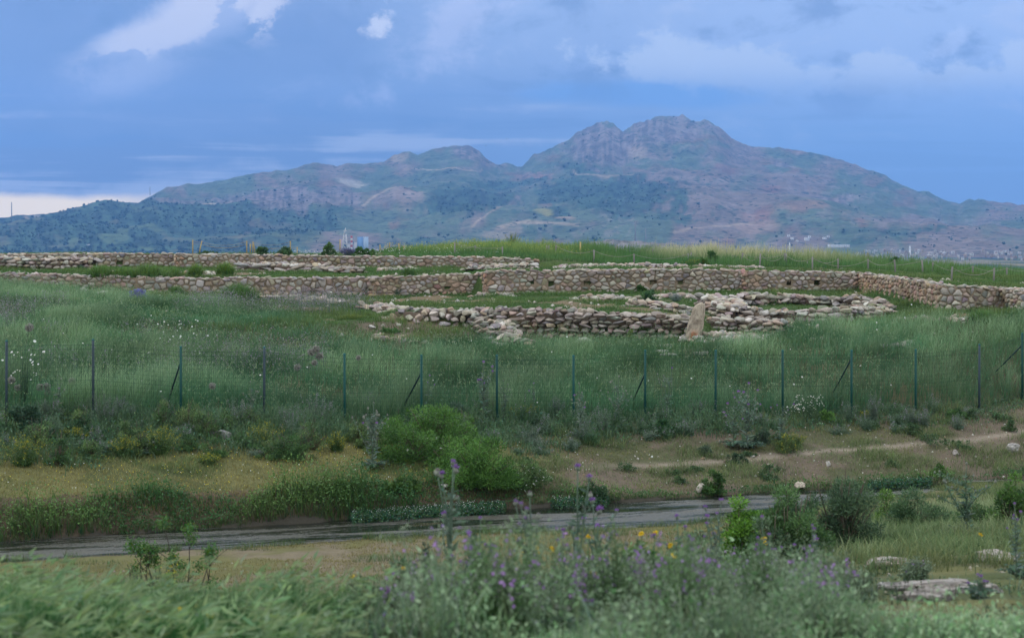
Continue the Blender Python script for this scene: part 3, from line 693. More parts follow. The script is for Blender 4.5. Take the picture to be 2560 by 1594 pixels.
# ------------------------------------------------------------------ single stones
def rock(name, px_, py_, wpx, hpx, label, seed, depth=1.0, colr=(.36, .33, .30), sink=.25, cat='rock', yd=None, tilt=(0, 0), rz=0, mat='rock', planes=8, ledge=False):
    b = hit(px_, py_) if yd is None else np.array([*P(px_, yd), float(G(*P(px_, yd)))])
    sc_ = b[1] / F; wx, hz = wpx * sc_ / 2, hpx * sc_
    T = stone_templates(1, 5 if ledge else 4, seed, planes, .16); v = T[0][0]
    if ledge:
        n0 = fbm(v[:, 0] * 2.3 + seed, v[:, 1] * 2.3, 4, seed); v = v * np.array([1, 1, 1.]) * (1 + .30 * n0 * np.array([1, 1, .6])[:, None]).T
        st = v[:, 2] * 5 + .8 * n0; v[:, :2] *= (1 - .16 * (st - np.floor(st)) ** 2)[:, None]
        cr = ridged(v[:, 0] * 3.2 + seed, v[:, 1] * 5 + v[:, 2] * 2, 3, seed); v[:, 2] -= .30 * sstep(.72, .93, cr) * (v[:, 2] > -.2)
    v = v * np.array([wx, wx * depth, hz / 2 * (1 + sink)])
    v = v @ rot(np.array(tilt[0] * 1.), np.array(tilt[1] * 1.), np.array(rz * 1.)).T
    n = fbm(v[:, 0] / wx * 4 + seed, v[:, 2] / wx * 4 + v[:, 1] / wx * 3, 4, seed)
    v = v * (1 + (.12 if ledge else .06) * n)[:, None]
    v[:, 2] += hz / 2 * (1 - sink)
    mb = MB(); cc = mixc(colr, np.array(colr) * .5, sstep(.0, .45, fbm(v[:, 0] / wx * 3 + 5, v[:, 2] / wx * 6 + v[:, 1] / wx * 2, 4, seed + 2)))
    if ledge: cc = mixc(cc, np.array([.40, .385, .37]), sstep(.05, .5, fbm(v[:, 0] / wx * 5 + 9, v[:, 1] / wx * 9, 4, seed + 7)) * (v[:, 2] > hz * .35) * .9)
    if ledge: cc = mixc(cc, (.09, .075, .06), sstep(.70, .92, cr) * .9)
    mb.add(v, T[1], cc)
    o = mb.build(name, M[mat], smooth=True); o.location = b
    return tag(o, label, cat)
def standing_stone():
    b = hit(1733, 846); b[1] -= .15; sc_ = b[1] / F
    rows = np.linspace(0, 1, 60); th = np.linspace(0, 2 * math.pi, 64, endpoint=False)
    ctr = np.interp(rows, [0, .3, .7, 1], [-4, 2, 10, 16]) * sc_; wd = np.interp(rows, [0, .15, .55, .85, .95, 1], [22, 21, 18, 15.5, 12, 5]) * sc_
    V, cc = [], []
    for k, t in enumerate(rows):
        n = .5 + .5 * np.sign(np.cos(th)) * np.abs(np.cos(th)) ** .7; 
        rx = np.sign(np.cos(th)) * np.abs(np.cos(th)) ** .75; ry = np.sign(np.sin(th)) * np.abs(np.sin(th)) ** .75
        rg = 1 + .20 * fbm(th * 1.3 + 3 * np.cos(th), np.full_like(th, t * 5), 4, 3) + .05 * fbm(np.cos(th) * 7, t * 22 + np.sin(th) * 7, 3, 6)
        V.append(np.stack([ctr[k] + rx * wd[k] * rg, ry * wd[k] * .62 * rg, np.full_like(th, (t * 94 - 4) * sc_) + .02 * np.cos(th) * (t > .9)], 1))
        base = mixc((.37, .315, .25), (.25, .205, .16), sstep(-.2, .5, fbm(th * 2, np.full_like(th, t * 7), 4, 8)))
        red = np.exp(-(((np.cos(th) + .02) / .28) ** 2 + ((t - .14) / .11) ** 2)) * (np.sin(th) < 0)
        cc.append(mixc(base, (.36, .12, .055), np.clip(red * 1.3 + .3 * fbm(th * 5, np.full_like(th, t * 20), 3, 9) * (red > .15), 0, .9)))
    V.append([[ctr[-1], 0, 90.5 * sc_]]); cc.append([[.42, .35, .26]])
    V = np.concatenate(V); nr, nc = len(rows), len(th); f = []
    for k in range(nr - 1):
        for j in range(nc):
            a, b2 = k * nc + j, k * nc + (j + 1) % nc; f += [(a, b2, b2 + nc), (a, b2 + nc, a + nc)]
    for j in range(nc): f.append(((nr - 1) * nc + j, (nr - 1) * nc + (j + 1) % nc, nr * nc))
    mb = MB(); mb.add(V, f, np.concatenate(cc)); o = mb.build('standing_stone', M['rock'], smooth=True); o.location = b
    tag(o, 'tall leaning standing stone with a rusty red patch near its base', 'standing stone')
standing_stone()
pale = (.46, .44, .41)
rock('boulder', 1709, 853, 26, 17, 'round boulder lying left of the standing stone foot', 61, .9)
rock('boulder', 1745, 852, 34, 14, 'flat boulder under the standing stone', 62, .8)
rock('boulder', 1460, 857, 46, 14, 'tilted pale slab in the grass before the dry stone wall', 63, .7, pale, tilt=(.25, .1))
rock('boulder', 1815, 858, 40, 20, 'pale pointed boulder at the end of the tumbled rubble', 64, .8, pale)
rock('flat_slab', 1660, 868, 46, 9, 'white flat slab before the standing stone, farthest of three', 65, .8, pale, sink=.4)
rock('flat_slab', 1652, 880, 40, 7, 'white flat slab before the standing stone, middle of three', 66, .8, pale, sink=.4)
rock('flat_slab', 1672, 891, 46, 8, 'white flat slab before the standing stone, nearest the fence', 67, .8, pale, sink=.4)
rock('flat_slab', 1752, 886, 46, 10, 'white slanting slab beside the fence post, right of the slab trio', 68, .6, pale, sink=.4)
rock('boulder', 930, 822, 22, 10, 'white stone at the head of the bare earth patch', 69, .8, pale)
rock('boulder', 1135, 858, 18, 6, 'small tan slab in the slope grass', 70, .7, (.4, .34, .27))
rock('boulder', 255, 741, 30, 20, 'pale knobbly stone below the wall near blue flowers', 71, .9, pale)
rock('boulder', 210, 731, 22, 14, 'grey stone in the grass at the wall foot', 72, .9, (.4, .38, .36))
rock('boulder', 545, 1098, 72, 24, 'large smooth grey boulder between two yellow flowering clumps', 73, .8, (.25, .245, .24), sink=.5)
rock('boulder', 136, 1152, 30, 26, 'upright grey stone among weeds on the far bank', 74, .8, (.2, .195, .2))
rock('boulder', 62, 1140, 28, 22, 'grey stone half hidden in yellow flowers on the far bank', 75, .8, (.24, .23, .22))
rock('boulder', 1752, 1232, 26, 24, 'cream stone at the water edge beside the bank bush', 76, .9, (.46, .42, .36))
rock('boulder', 2000, 1226, 30, 17, 'cream boulder on the waterline behind the near bushes', 77, .9, (.46, .40, .33))
rock('boulder', 2390, 1137, 18, 13, 'grey stone on the edge of the dirt path', 78, .9, (.33, .3, .28))
rock('boulder', 2532, 1130, 36, 22, 'pale grey boulder where the dirt path leaves the frame', 79, .9, (.38, .36, .34))
rock('boulder', 2070, 1164, 13, 12, 'small white stone below the dirt path', 80, .9, pale)
rock('boulder', 1882, 1144, 11, 7, 'small white stone above the dirt path', 81, .9, pale)
rock('boulder', 1235, 1098, 16, 6, 'small white stone beside the big green bush', 82, .9, pale)
rock('boulder', 1112, 1222, 28, 12, 'pale stone below the big green bush at the bank top', 83, .9, (.42, .4, .37))
rock('boulder', 1372, 610 + 640, 14, 6, 'pale stone lying in the stream shallows', 84, .9, pale, yd=32.4)
rock('boulder', 898, 1304, 17, 8, 'pinkish stone at the far water edge', 85, .9, (.42, .33, .3))
rock('rock_ledge', 2340, 1480, 290, 34, 'large white weathered rock ledge in the foreground', 91, .55, (.27, .24, .22), sink=.5, planes=12, ledge=True)
rock('rock_ledge', 2300, 1496, 180, 22, 'low cracked rock shelf in front of the white ledge', 92, .5, (.24, .215, .195), sink=.5, planes=12, ledge=True)
rock('rock_ledge', 2480, 1480, 90, 25, 'white rock knob right of the large ledge', 93, .8, (.27, .24, .22), sink=.5, ledge=True)
rock('rock_ledge', 2212, 1416, 165, 25, 'brown sided rock ledge behind the large white ledge', 94, .5, (.28, .235, .195), sink=.4, planes=12, ledge=True)
rock('rock_ledge', 2510, 1404, 180, 25, 'long low rock at the frame edge behind the white knob', 95, .5, (.34, .30, .27), sink=.4, planes=12, ledge=True)
rock('boulder', 1942, 1432, 34, 22, 'tan stone half hidden by near thistles', 96, .9, (.4, .33, .27))
# ------------------------------------------------------------------ blades and leaves
def blades(mb, Pb, Hh, W, lean, az, cb, ct, segs=3, curve=1.0):
    n = len(Pb)
    if n == 0: return
    Hh, W, lean, az = (np.broadcast_to(np.asarray(a, float), (n,)) for a in (Hh, W, lean, az))
    d = np.stack([np.cos(az), np.sin(az), np.zeros(n)], 1); r = np.random.RandomState(n & 65535)
    sa = az + math.pi / 2 + r.normal(0, .6, n); sd = np.stack([np.cos(sa), np.sin(sa), np.zeros(n)], 1)
    V, Cc = [], []
    for k in range(segs + 1):
        t = k / segs
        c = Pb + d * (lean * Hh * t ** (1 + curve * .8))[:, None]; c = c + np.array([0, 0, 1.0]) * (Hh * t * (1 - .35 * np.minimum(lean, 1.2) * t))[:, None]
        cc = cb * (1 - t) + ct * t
        if k < segs:
            w = (W * (1 - t) ** .6 * .5)[:, None]; V += [c - sd * w, c + sd * w]; Cc += [cc, cc]
        else: V.append(c); Cc.append(cc)
    nv = 2 * segs + 1
    V = np.stack(V, 1).reshape(-1, 3); Cc = np.stack(Cc, 1).reshape(-1, 3)
    f = []
    for k in range(segs - 1):
        a = 2 * k; f += [(a, a + 1, a + 3), (a, a + 3, a + 2)]
    a = 2 * (segs - 1); f.append((a, a + 1, a + 2))
    f = np.array(f)[None] + (np.arange(n) * nv)[:, None, None]
    mb.add(V, f.reshape(-1, 3), Cc)
def leaves(mb, Cn, D, Ln, Wd, cl, fold=.25, r=None):
    n = len(Cn)
    if n == 0: return
    r = r or np.random.RandomState(n & 65535)
    D = D / (np.linalg.norm(D, axis=1)[:, None] + 1e-9)
    s = np.cross(D, r.normal(size=(n, 3))); s /= np.linalg.norm(s, axis=1)[:, None] + 1e-9; u = np.cross(s, D)
    Ln = np.broadcast_to(np.asarray(Ln, float), (n,))[:, None]; Wd = np.broadcast_to(np.asarray(Wd, float), (n,))[:, None]
    m = Cn + D * Ln * .45
    V = np.stack([Cn, m + s * Wd / 2 + u * Wd * fold, Cn + D * Ln, m - s * Wd / 2 + u * Wd * fold], 1).reshape(-1, 3)
    f = np.array([(0, 1, 2), (0, 2, 3)])[None] + (np.arange(n) * 4)[:, None, None]
    mb.add(V, f.reshape(-1, 3), np.repeat(np.broadcast_to(cl, (n, 3)), 4, 0))
def jit(c, n, r, v=.22, h=.012):
    c = np.asarray(c, float); return np.clip(c * r.uniform(1 - v, 1 + v, (n, 1)) + r.normal(0, h, (n, 3)), .004, 1)
def scatter(n, y0, y1, u0, u1, dens, r, power=1.0):
    """points on the ground between distances y0..y1 and bearings u0..u1 (photo columns); dens(px, py, x, y) in 0..1"""
    Yd = np.sqrt(r.uniform(y0 ** 2, y1 ** 2, n)); p = r.uniform(u0, u1, n); x = (p - HX) / F * Yd
    z = G(x, Yd); k = r.rand(n) < dens(p, prow(x, Yd, z), x, Yd)
    return np.stack([x, Yd, z], 1)[k], p[k]
kn = lambda k, p: np.interp(p, C, K[k][0])
rg = np.random.RandomState(101)
U0, U1 = -150, 2710
def stuff(mb, name, mt, label=None):
    return tag(mb.build(name, M[mt]), label, None, None, 'stuff')
# tall grass on the slope behind the wire fence
def d_tall(p, py, x, y):
    lim = np.interp(p, [-200, 0, 200, 400, 560, 700, 860, 1000, 1200, 1500, 1700, 1830, 1980, 2100, 2300, 2450, 2560, 2700], [690, 694, 722, 752, 764, 790, 850, 872, 862, 862, 880, 872, 826, 830, 820, 812, 790, 780])
    a = (y > kn(11, p) + .15) * sstep(-14, 12, py - lim + 30 * fbm(x * .5, y * .5, 3, 3))
    return a * (.45 + .55 * sstep(-.45, .15, fbm(x * .35, y * .35, 3, 8)))
mb = MB()
B, p = scatter(360000, 32.3, 58.5, U0, U1, d_tall, rg); n = len(B)
py = prow(B[:, 0], B[:, 1], B[:, 2])
ptch = fbm(B[:, 0] * .3, B[:, 1] * .3, 4, 15); pt2 = fbm(B[:, 0] * .9, B[:, 1] * .9, 3, 25)
hh = (np.interp(py, [690, 800, 900, 1000, 1080], [.3, .42, .55, .75, .95]) * np.clip(1 + .7 * ptch + .6 * pt2, .3, 1.8)) * rg.uniform(.5, 1.2, n)
hh *= np.interp(B[:, 1] - kn(11, p), [0, .5, 2], [.75, 1.1, 1.0])
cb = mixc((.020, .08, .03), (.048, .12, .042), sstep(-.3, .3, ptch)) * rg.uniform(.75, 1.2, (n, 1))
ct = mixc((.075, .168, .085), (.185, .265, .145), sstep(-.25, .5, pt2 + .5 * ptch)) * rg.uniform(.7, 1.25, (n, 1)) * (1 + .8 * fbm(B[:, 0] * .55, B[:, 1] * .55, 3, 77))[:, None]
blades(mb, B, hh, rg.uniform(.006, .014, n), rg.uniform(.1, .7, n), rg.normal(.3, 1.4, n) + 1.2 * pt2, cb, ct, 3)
k = rg.rand(n) < .16                                   # drooping seed heads
tip = B[k] + np.stack([rg.normal(0, .1, k.sum()), rg.normal(0, .1, k.sum()), hh[k] * 1.02], 1)
D = np.stack([rg.normal(0, .5, k.sum()), rg.normal(0, .5, k.sum()), rg.uniform(.1, 1, k.sum())], 1)
leaves(mb, tip, D, rg.uniform(.05, .13, k.sum()), rg.uniform(.008, .02, k.sum()), jit((.17, .24, .13), k.sum(), rg))
stuff(mb, 'tall_grass', 'grass', 'tall blue green grass on the slope behind the wire fence')
# grey-lilac weeds through the upper left slope
def d_lil(p, py, x, y):
    return sstep(1150, 650, p) * sstep(1000, 900, py) * (y > kn(11, p) + 1) * sstep(745, 770, py - .05 * (500 - p)) * sstep(-.05, .4, fbm(x * .3, y * .3, 3, 31))
mb = MB(); B, p = scatter(26000, 38, 57, U0, U1, d_lil, rg); n = len(B)
h = rg.uniform(.35, .8, n); 
blades(mb, B, h, .012, rg.uniform(0, .25, n), rg.uniform(0, 6.3, n), jit((.05, .08, .05), n, rg), jit((.13, .155, .125), n, rg), 2)
for q in range(5):
    t = rg.uniform(.45, 1.05, n)
    leaves(mb, B + np.stack([rg.normal(0, .05, n), rg.normal(0, .05, n), h * t], 1), rg.normal(size=(n, 3)), rg.uniform(.03, .06, n), .022, mixc(jit((.17, .165, .17), n, rg), jit((.25, .2, .28), n, rg), (t > .8) * rg.rand(n)))
stuff(mb, 'weeds', 'leaf', 'grey lilac weeds standing in the tall slope grass')
# short grass of the terraces
def d_ter(p, py, x, y):
    a = (y > kn(13, p) - 3) * (y < kn(17, p) - .2) * (np.abs(y - kn(15, p)) > .12)
    wall = (y > kn(15, p)) & (y < kn(16, p) + .3)
    return a * ~wall * sstep(.38, .05, fbm(x * .5, y * .5, 4, 21) + .35 * fbm(x * 2.2, y * 2.2, 3, 33)) * .9 + .05 * a * ~wall
mb = MB(); B, p = scatter(300000, 45, 70, U0, U1, d_ter, rg); n = len(B)
g1 = fbm(B[:, 0] * .6, B[:, 1] * .6, 4, 41); g3 = fbm(B[:, 0] * .25, B[:, 1] * .4, 3, 43)
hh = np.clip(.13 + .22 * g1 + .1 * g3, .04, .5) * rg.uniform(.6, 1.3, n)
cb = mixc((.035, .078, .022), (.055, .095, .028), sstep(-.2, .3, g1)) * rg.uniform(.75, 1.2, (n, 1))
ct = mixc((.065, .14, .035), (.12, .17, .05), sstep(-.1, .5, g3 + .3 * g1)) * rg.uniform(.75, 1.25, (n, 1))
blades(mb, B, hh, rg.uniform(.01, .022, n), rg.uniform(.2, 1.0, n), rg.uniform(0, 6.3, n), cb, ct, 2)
stuff(mb, 'short_grass', 'grass', 'short green grass on the terraces between the ruins')
# grass on top of the mound
def d_top(p, py, x, y):
    w2 = kn(18, p); a = (y > w2 + .1)
    lo = (p < 960); bare = sstep(.3, -.2, fbm(x * .3, y * .3, 3, 51)) * sstep(78, 74, y)
    den = np.where(lo, .10 + .25 * sstep(74, 90, y) * sstep(500, 800, p), np.where(p < 1700, 1.0, sstep(67.5, 73, y + 4 * fbm(x * .3, y * .3, 2, 7)) * .9 + .12))
    return a * den * (1 - .7 * bare * (p > 1750))
mb = MB(); B, p = scatter(260000, 66, 112, U0, U1, d_top, rg); n = len(B); g1 = fbm(B[:, 0] * .25, B[:, 1] * .25, 4, 61)
hgt = np.interp(p, [-200, 400, 900, 1000, 1150, 1300, 1450, 1600, 1760, 2000, 2300, 2700], [.08, .1, .18, .32, .45, .55, .5, .85, 1.05, .85, .75, .75]) * np.interp(B[:, 1], [66, 72, 80, 90], [.35, .55, .9, 1.0])
hh = hgt * np.clip(1 + .6 * g1 + .7 * fbm(B[:, 0] * .9, B[:, 1] * .4, 3, 63), .25, 1.8) * rg.uniform(.5, 1.25, n)
straw = sstep(1560, 1720, p) * sstep(2250, 1950, p) * sstep(74, 86, B[:, 1])
yel = sstep(950, 1080, p) * sstep(1480, 1350, p) * sstep(72, 84, B[:, 1] + 3 * g1)
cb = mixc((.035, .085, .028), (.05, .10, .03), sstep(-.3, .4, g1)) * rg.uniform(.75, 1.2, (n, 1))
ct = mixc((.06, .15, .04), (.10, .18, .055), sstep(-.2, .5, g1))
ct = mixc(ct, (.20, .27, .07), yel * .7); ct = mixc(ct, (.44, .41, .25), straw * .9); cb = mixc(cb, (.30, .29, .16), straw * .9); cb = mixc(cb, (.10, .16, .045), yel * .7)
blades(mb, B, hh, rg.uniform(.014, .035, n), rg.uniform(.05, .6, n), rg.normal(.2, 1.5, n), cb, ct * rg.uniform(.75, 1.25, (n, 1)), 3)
stuff(mb, 'mound_grass', 'grass', 'tall grass along the top of the mound behind the rope posts')
# fringe of weeds in front of the fence
def d_fr(p, py, x, y):
    d = kn(11, p) - y
    wd = np.interp(p, [-200, 300, 500, 900, 1300, 1700, 2700], [3.4, 3.3, 2.3, 2.2, 2.4, 1.9, 1.4]) * (1 + .75 * fbm(x * .6, y * .6, 3, 71))
    return (d > -.3) * sstep(wd, wd * .35, d) * np.interp(p, [-200, 1300, 1700, 2700], [1, 1, .75, .5])
mb = MB(); B, p = scatter(230000, 29.5, 42.5, U0, U1, d_fr, rg); n = len(B); g1 = fbm(B[:, 0] * .8, B[:, 1] * .8, 3, 73)
hh = np.interp(p, [-200, 900, 1400, 2000, 2700], [.5, .42, .38, .26, .2]) * np.clip(1 + 1.0 * g1, .15, 2) * np.interp(kn(11, p) - B[:, 1], [0, 1, 3.5], [1.1, .9, .5]) * rg.uniform(.4, 1.2, n)
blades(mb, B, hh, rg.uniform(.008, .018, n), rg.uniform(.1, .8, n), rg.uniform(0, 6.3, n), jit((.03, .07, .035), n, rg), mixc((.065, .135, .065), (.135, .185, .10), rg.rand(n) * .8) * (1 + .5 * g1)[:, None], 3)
k = rg.rand(n) < .5; m = k.sum()
leaves(mb, B[k] + np.stack([rg.normal(0, .05, m), rg.normal(0, .05, m), hh[k] * rg.uniform(.2, 1, m)], 1), rg.normal(size=(m, 3)) + [0, 0, .4], rg.uniform(.04, .11, m), rg.uniform(.015, .035, m), jit((.065, .13, .065), m, rg, .4))
stuff(mb, 'undergrowth', 'leaf', 'dark weedy undergrowth along the foot of the wire fence')
# ochre meadow and the sparse bare slope on the far bank
def d_mea(p, py, x, y):
    t = (y - kn(10, p)) / (kn(11, p) - kn(10, p)); a = (y > kn(9, p) + .3) * (t < 1.0)
    L = sstep(1500, 1150, p + 80 * fbm(x * .4, y * .4, 2, 2))
    return a * (1 - .9 * path_at(p, t, fbm(x * .18, y * .3, 3, 44))) * (L * .85 + (1 - L) * (.3 + .7 * sstep(-.25, .2, fbm(x * .7, y * .7, 4, 81))))
mb = MB(); B, p = scatter(330000, 28, 42.5, U0, U1, d_mea, rg); n = len(B); g1 = fbm(B[:, 0] * .7, B[:, 1] * .9, 4, 83); t = (B[:, 1] - kn(10, p)) / (kn(11, p) - kn(10, p))
L = sstep(1500, 1150, p)
hh = (.06 + .10 * L * sstep(-.15, .5, g1) + .05 * sstep(.75, 1, t)) * rg.uniform(.5, 1.8, n) * (1 + 1.6 * (1 - L) * (g1 > .0))
gr = np.clip(sstep(-.32, .25, g1 + .5 * sstep(.7, 1, t)) + .6 * (1 - L), 0, 1)
cb = mixc((.15, .13, .05), (.06, .09, .035), gr); ct = mixc((.27, .265, .085), (.16, .22, .075), gr)
ct = mixc(ct, (.26, .14, .045), (rg.rand(n) < .12) * L * .8); ct = mixc(ct, (.28, .24, .17), (rg.rand(n) < .2) * (1 - L))
blades(mb, B, hh, rg.uniform(.006, .014, n), rg.uniform(.2, 1.2, n), rg.uniform(0, 6.3, n), cb * rg.uniform(.7, 1.2, (n, 1)), ct * rg.uniform(.7, 1.25, (n, 1)), 2)
stuff(mb, 'meadow_grass', 'grass', 'low ochre meadow grass on the far bank of the stream')
# leafy growth on the cut bank above the water
def d_bank(p, py, x, y):
    d = y - kn(9, p)
    wid = np.interp(p, [-200, 300, 700, 900, 1100, 1250, 1400, 1700, 2700], [.75, .8, .8, .8, .9, .45, .5, .3, .35]) * (1 + .5 * fbm(x * 1.1, y, 2, 91))
    gap = np.interp(p, [-200, 1180, 1260, 1330, 1420, 1700, 2700], [1, 1, .5, .35, .8, .6, .7])
    return (d > -.05) * (d < wid) * gap
mb = MB(); B, p = scatter(420000, 27, 37, U0, U1, d_bank, rg); n = len(B); g1 = fbm(B[:, 0] * 1.3, B[:, 1] * 1.3, 3, 93); g2 = fbm(B[:, 0] * .5, B[:, 1] * .2, 3, 95)
hmax = np.interp(p, [-200, 200, 500, 850, 1000, 1120, 1250, 1500, 1800, 2700], [.42, .42, .45, .6, .6, .4, .16, .28, .16, .2])
hh = hmax * np.clip(.75 + 1.3 * g1 + .8 * g2, .12, 1.7) * rg.uniform(.25, 1.15, n)
gcol = sstep(-.3, .4, g2 + .4 * g1)[:, None]
k = rg.rand(n) < .45
blades(mb, B[k], hh[k], rg.uniform(.008, .02, k.sum()), rg.uniform(.1, .9, k.sum()), rg.normal(-1.6, 1.1, k.sum()), jit((.028, .06, .022), k.sum(), rg), (np.array([.06, .15, .042]) * (1 - gcol) + np.array([.115, .195, .06]) * gcol)[k] * rg.uniform(.6, 1.25, (k.sum(), 1)), 3)
m = (~k).sum(); B2 = B[~k]
leaves(mb, B2 + np.stack([rg.normal(0, .05, m), rg.normal(0, .05, m), hh[~k]], 1), rg.normal(size=(m, 3)) + [0, -.3, .3], rg.uniform(.03, .09, m), rg.uniform(.015, .04, m), (np.array([.04, .11, .034]) * (1 - gcol) + np.array([.10, .18, .05]) * gcol)[~k] * rg.uniform(.6, 1.25, (m, 1)))
stuff(mb, 'bank_vegetation', 'leaf', 'dense leafy green growth on the cut bank above the stream')
# white-flowered water weed at the bank foot
mb = MB(); fl = MB()
for a, b, nn in ((880, 1130, 9000), (1140, 1262, 4000), (1380, 1520, 2500), (2170, 2330, 2000)):
    pp = rg.uniform(a, b, nn); yy = np.interp(pp, C, YF) - np.abs(rg.normal(0, .26, nn)) + .05; x = (pp - HX) / F * yy; z = np.full(nn, WZ) + rg.uniform(.0, .16, nn)
    B = np.stack([x, yy, z], 1); leaves(mb, B, rg.normal(size=(nn, 3)) + [0, 0, .5], rg.uniform(.03, .07, nn), .03, jit((.035, .085, .04), nn, rg, .35))
    k = rg.rand(nn) < (.055 * (1 + 1.5 * fbm(x * 3, yy * 6, 3, 7)) if a < 2000 else .02); m = k.sum(); th = rg.uniform(0, 6.3, m)
    leaves(fl, B[k] + [0, -.01, .06], np.stack([np.cos(th), np.sin(th), rg.uniform(0, .8, m)], 1), .02, .02, jit((.62, .64, .62), m, rg, .1))
stuff(mb, 'water_weed', 'leaf', 'green weed floating along the far edge of the stream')
stuff(fl, 'small_white_flowers', 'petal', 'tiny white flowers of the water weed')
mb = MB(); nn = 16000; pp = rg.uniform(U0, U1, nn); sd = rg.rand(nn) < .6
yy = np.where(sd, np.interp(pp, C, YN) - np.abs(rg.normal(.05, .16, nn)) + .12, np.interp(pp, C, YF) + np.abs(rg.normal(.0, .12, nn)) - .08); x = (pp - HX) / F * yy
B = np.stack([x, yy, G(x, yy) - .01], 1)[fbm(x * .9, yy * .9, 3, 17) > -.12]; m = len(B)
blades(mb, B, rg.uniform(.05, .22, m), rg.uniform(.006, .012, m), rg.uniform(.2, .9, m), rg.uniform(0, 6.3, m), jit((.04, .075, .03), m, rg), jit((.10, .145, .05), m, rg, .3), 3)
stuff(mb, 'sedge_grass', 'grass', 'ragged sedge fringe along both edges of the stream')
# near bank: ochre flat, then the overgrown slope before the camera
def d_flat(p, py, x, y):
    return (y > 13) * (y < kn(6, p) - .05) * np.interp(p, [-200, 1700, 2000, 2700], [1, 1, .9, .8]) * (.35 + .65 * sstep(-.25, .2, fbm(x * .5, y * .5, 4, 21) + .0)) * sstep(.3, .0, fbm(x * .4, y * .9, 3, 97) - .12)
mb = MB(); B, p = scatter(270000, 13, 33, -350, 2950, d_flat, rg); n = len(B); g1 = fbm(B[:, 0] * .8, B[:, 1] * .9, 4, 98)
gr = np.clip(sstep(-.05, .4, g1) + sstep(1700, 2100, p) * .6, 0, 1)
hh = (.045 + .05 * gr + .10 * sstep(1800, 2200, p)) * rg.uniform(.5, 1.6, n)
blades(mb, B, hh, rg.uniform(.005, .011, n), rg.uniform(.2, 1.1, n), rg.uniform(0, 6.3, n), mixc((.11, .10, .04), (.05, .085, .035), gr), mixc((.24, .21, .075), (.14, .19, .075), gr) * rg.uniform(.7, 1.25, (n, 1)), 2)
stuff(mb, 'meadow_grass', 'grass', 'low ochre grass on the near flat beside the stream')
# pale barley-like grass bed, lower left
def d_bar(p, py, x, y):
    return sstep(1000, 600, p + 120 * fbm(x * .9, y * .9, 2, 5)) * sstep(14.6, 12.8, y + .5 * fbm(x, y, 2, 4) + .0018 * np.maximum(p - 420, 0) + .0035 * np.maximum(260 - p, 0)) * (.5 + .5 * sstep(-.4, .2, fbm(x * 1.5, y * 1.5, 3, 6)))
mb = MB(); B, p = scatter(210000, 5.2, 14.6, -600, 1050, d_bar, rg); n = len(B); g1 = fbm(B[:, 0] * 1.6, B[:, 1] * 1.6, 3, 102)
hh = np.clip(.20 + .34 * g1 + .12 * fbm(B[:, 0] * 5, B[:, 1] * 5, 2, 3), .04, .5) * rg.uniform(.45, 1.15, n)
mixv = sstep(.05, .85, g1 + rg.normal(0, .3, n))
hh *= np.interp(B[:, 1], [5, 8, 9, 11, 13, 14.5], [.4, .95, 1, .85, .5, .3])
blades(mb, B, hh, rg.uniform(.003, .0085, n), rg.uniform(.05, .6, n), rg.uniform(0, 6.3, n), jit((.010, .04, .010), n, rg, .3), mixc((.032, .12, .03), (.185, .28, .135), mixv) * rg.uniform(.75, 1.25, (n, 1)), 4, 1.4)
k = rg.rand(n) < .07; m = k.sum()
th = rg.normal(.1, 1.0, m); tip = B[k] + np.stack([np.cos(th) * .1, np.sin(th) * .1, hh[k] * .95], 1)
for q in range(3):
    leaves(mb, tip + rg.normal(0, .012, (m, 3)), np.stack([np.cos(th) + rg.normal(0, .3, m), np.sin(th) + rg.normal(0, .3, m), rg.normal(.2, .4, m)], 1), rg.uniform(.06, .11, m), .014, jit((.15, .22, .10), m, rg))
stuff(mb, 'barley_grass', 'grass', 'pale green barley like grass bed filling the near left corner')
# pale grass stand on the right bank
def d_pal(p, py, x, y):
    return sstep(1980, 2250, p + 60 * fbm(x, y, 2, 5)) * sstep(14.6, 16.2, y) * sstep(25, 22, y) * (.4 + .6 * sstep(-.3, .3, fbm(x * .8, y * .8, 3, 7)))
mb = MB(); B, p = scatter(80000, 14, 25, 1900, 3050, d_pal, rg); n = len(B); g1 = fbm(B[:, 0], B[:, 1], 3, 104)
hh = (.25 + .12 * g1) * rg.uniform(.4, 1.2, n)
blades(mb, B, hh, rg.uniform(.007, .014, n), rg.uniform(.1, .8, n), rg.uniform(0, 6.3, n), jit((.05, .085, .035), n, rg, .3), mixc((.12, .19, .075), (.27, .31, .16), sstep(-.2, .6, g1 + rg.normal(0, .3, n))) * rg.uniform(.75, 1.2, (n, 1)), 3)
stuff(mb, 'pale_grass', 'grass', 'pale seeding grass stand on the near bank behind the rocks')
# mixed weeds of the near slope
def d_near(p, py, x, y):
    c = sstep(700, 1000, p + 150 * fbm(x, y, 2, 8)) * sstep(12.6, 11.4, y + .0 * p)
    rgt = sstep(2080, 2220, p) * sstep(6.2, 7.4, y)
    path = np.exp(-(((p - 830) / 260) ** 2 + ((y - 6.6) / .75) ** 2))
    return c * (1 - .92 * rgt) * (1 - .9 * path) * (.06 + .94 * sstep(-.15, .2, fbm(x * 1.3, y * 1.3, 3, 9)))
mb = MB(); B, p = scatter(175000, 4.6, 12.6, 600, 3150, d_near, rg); n = len(B); g1 = fbm(B[:, 0] * 1.7, B[:, 1] * 1.7, 3, 106)
low = np.interp(p, [700, 1000, 1300, 1900, 2150, 2300, 2800], [.07, .15, .2, .19, .1, .09, .1])
hh = np.clip(low * 1.15 * (1 + 2.0 * g1), .03, 1) * rg.uniform(.35, 1.2, n)
tn = fbm(B[:, 0] * 1.1 + 40, B[:, 1] * 1.1, 3, 107)[:, None]
k = rg.rand(n) < .55; m = k.sum()
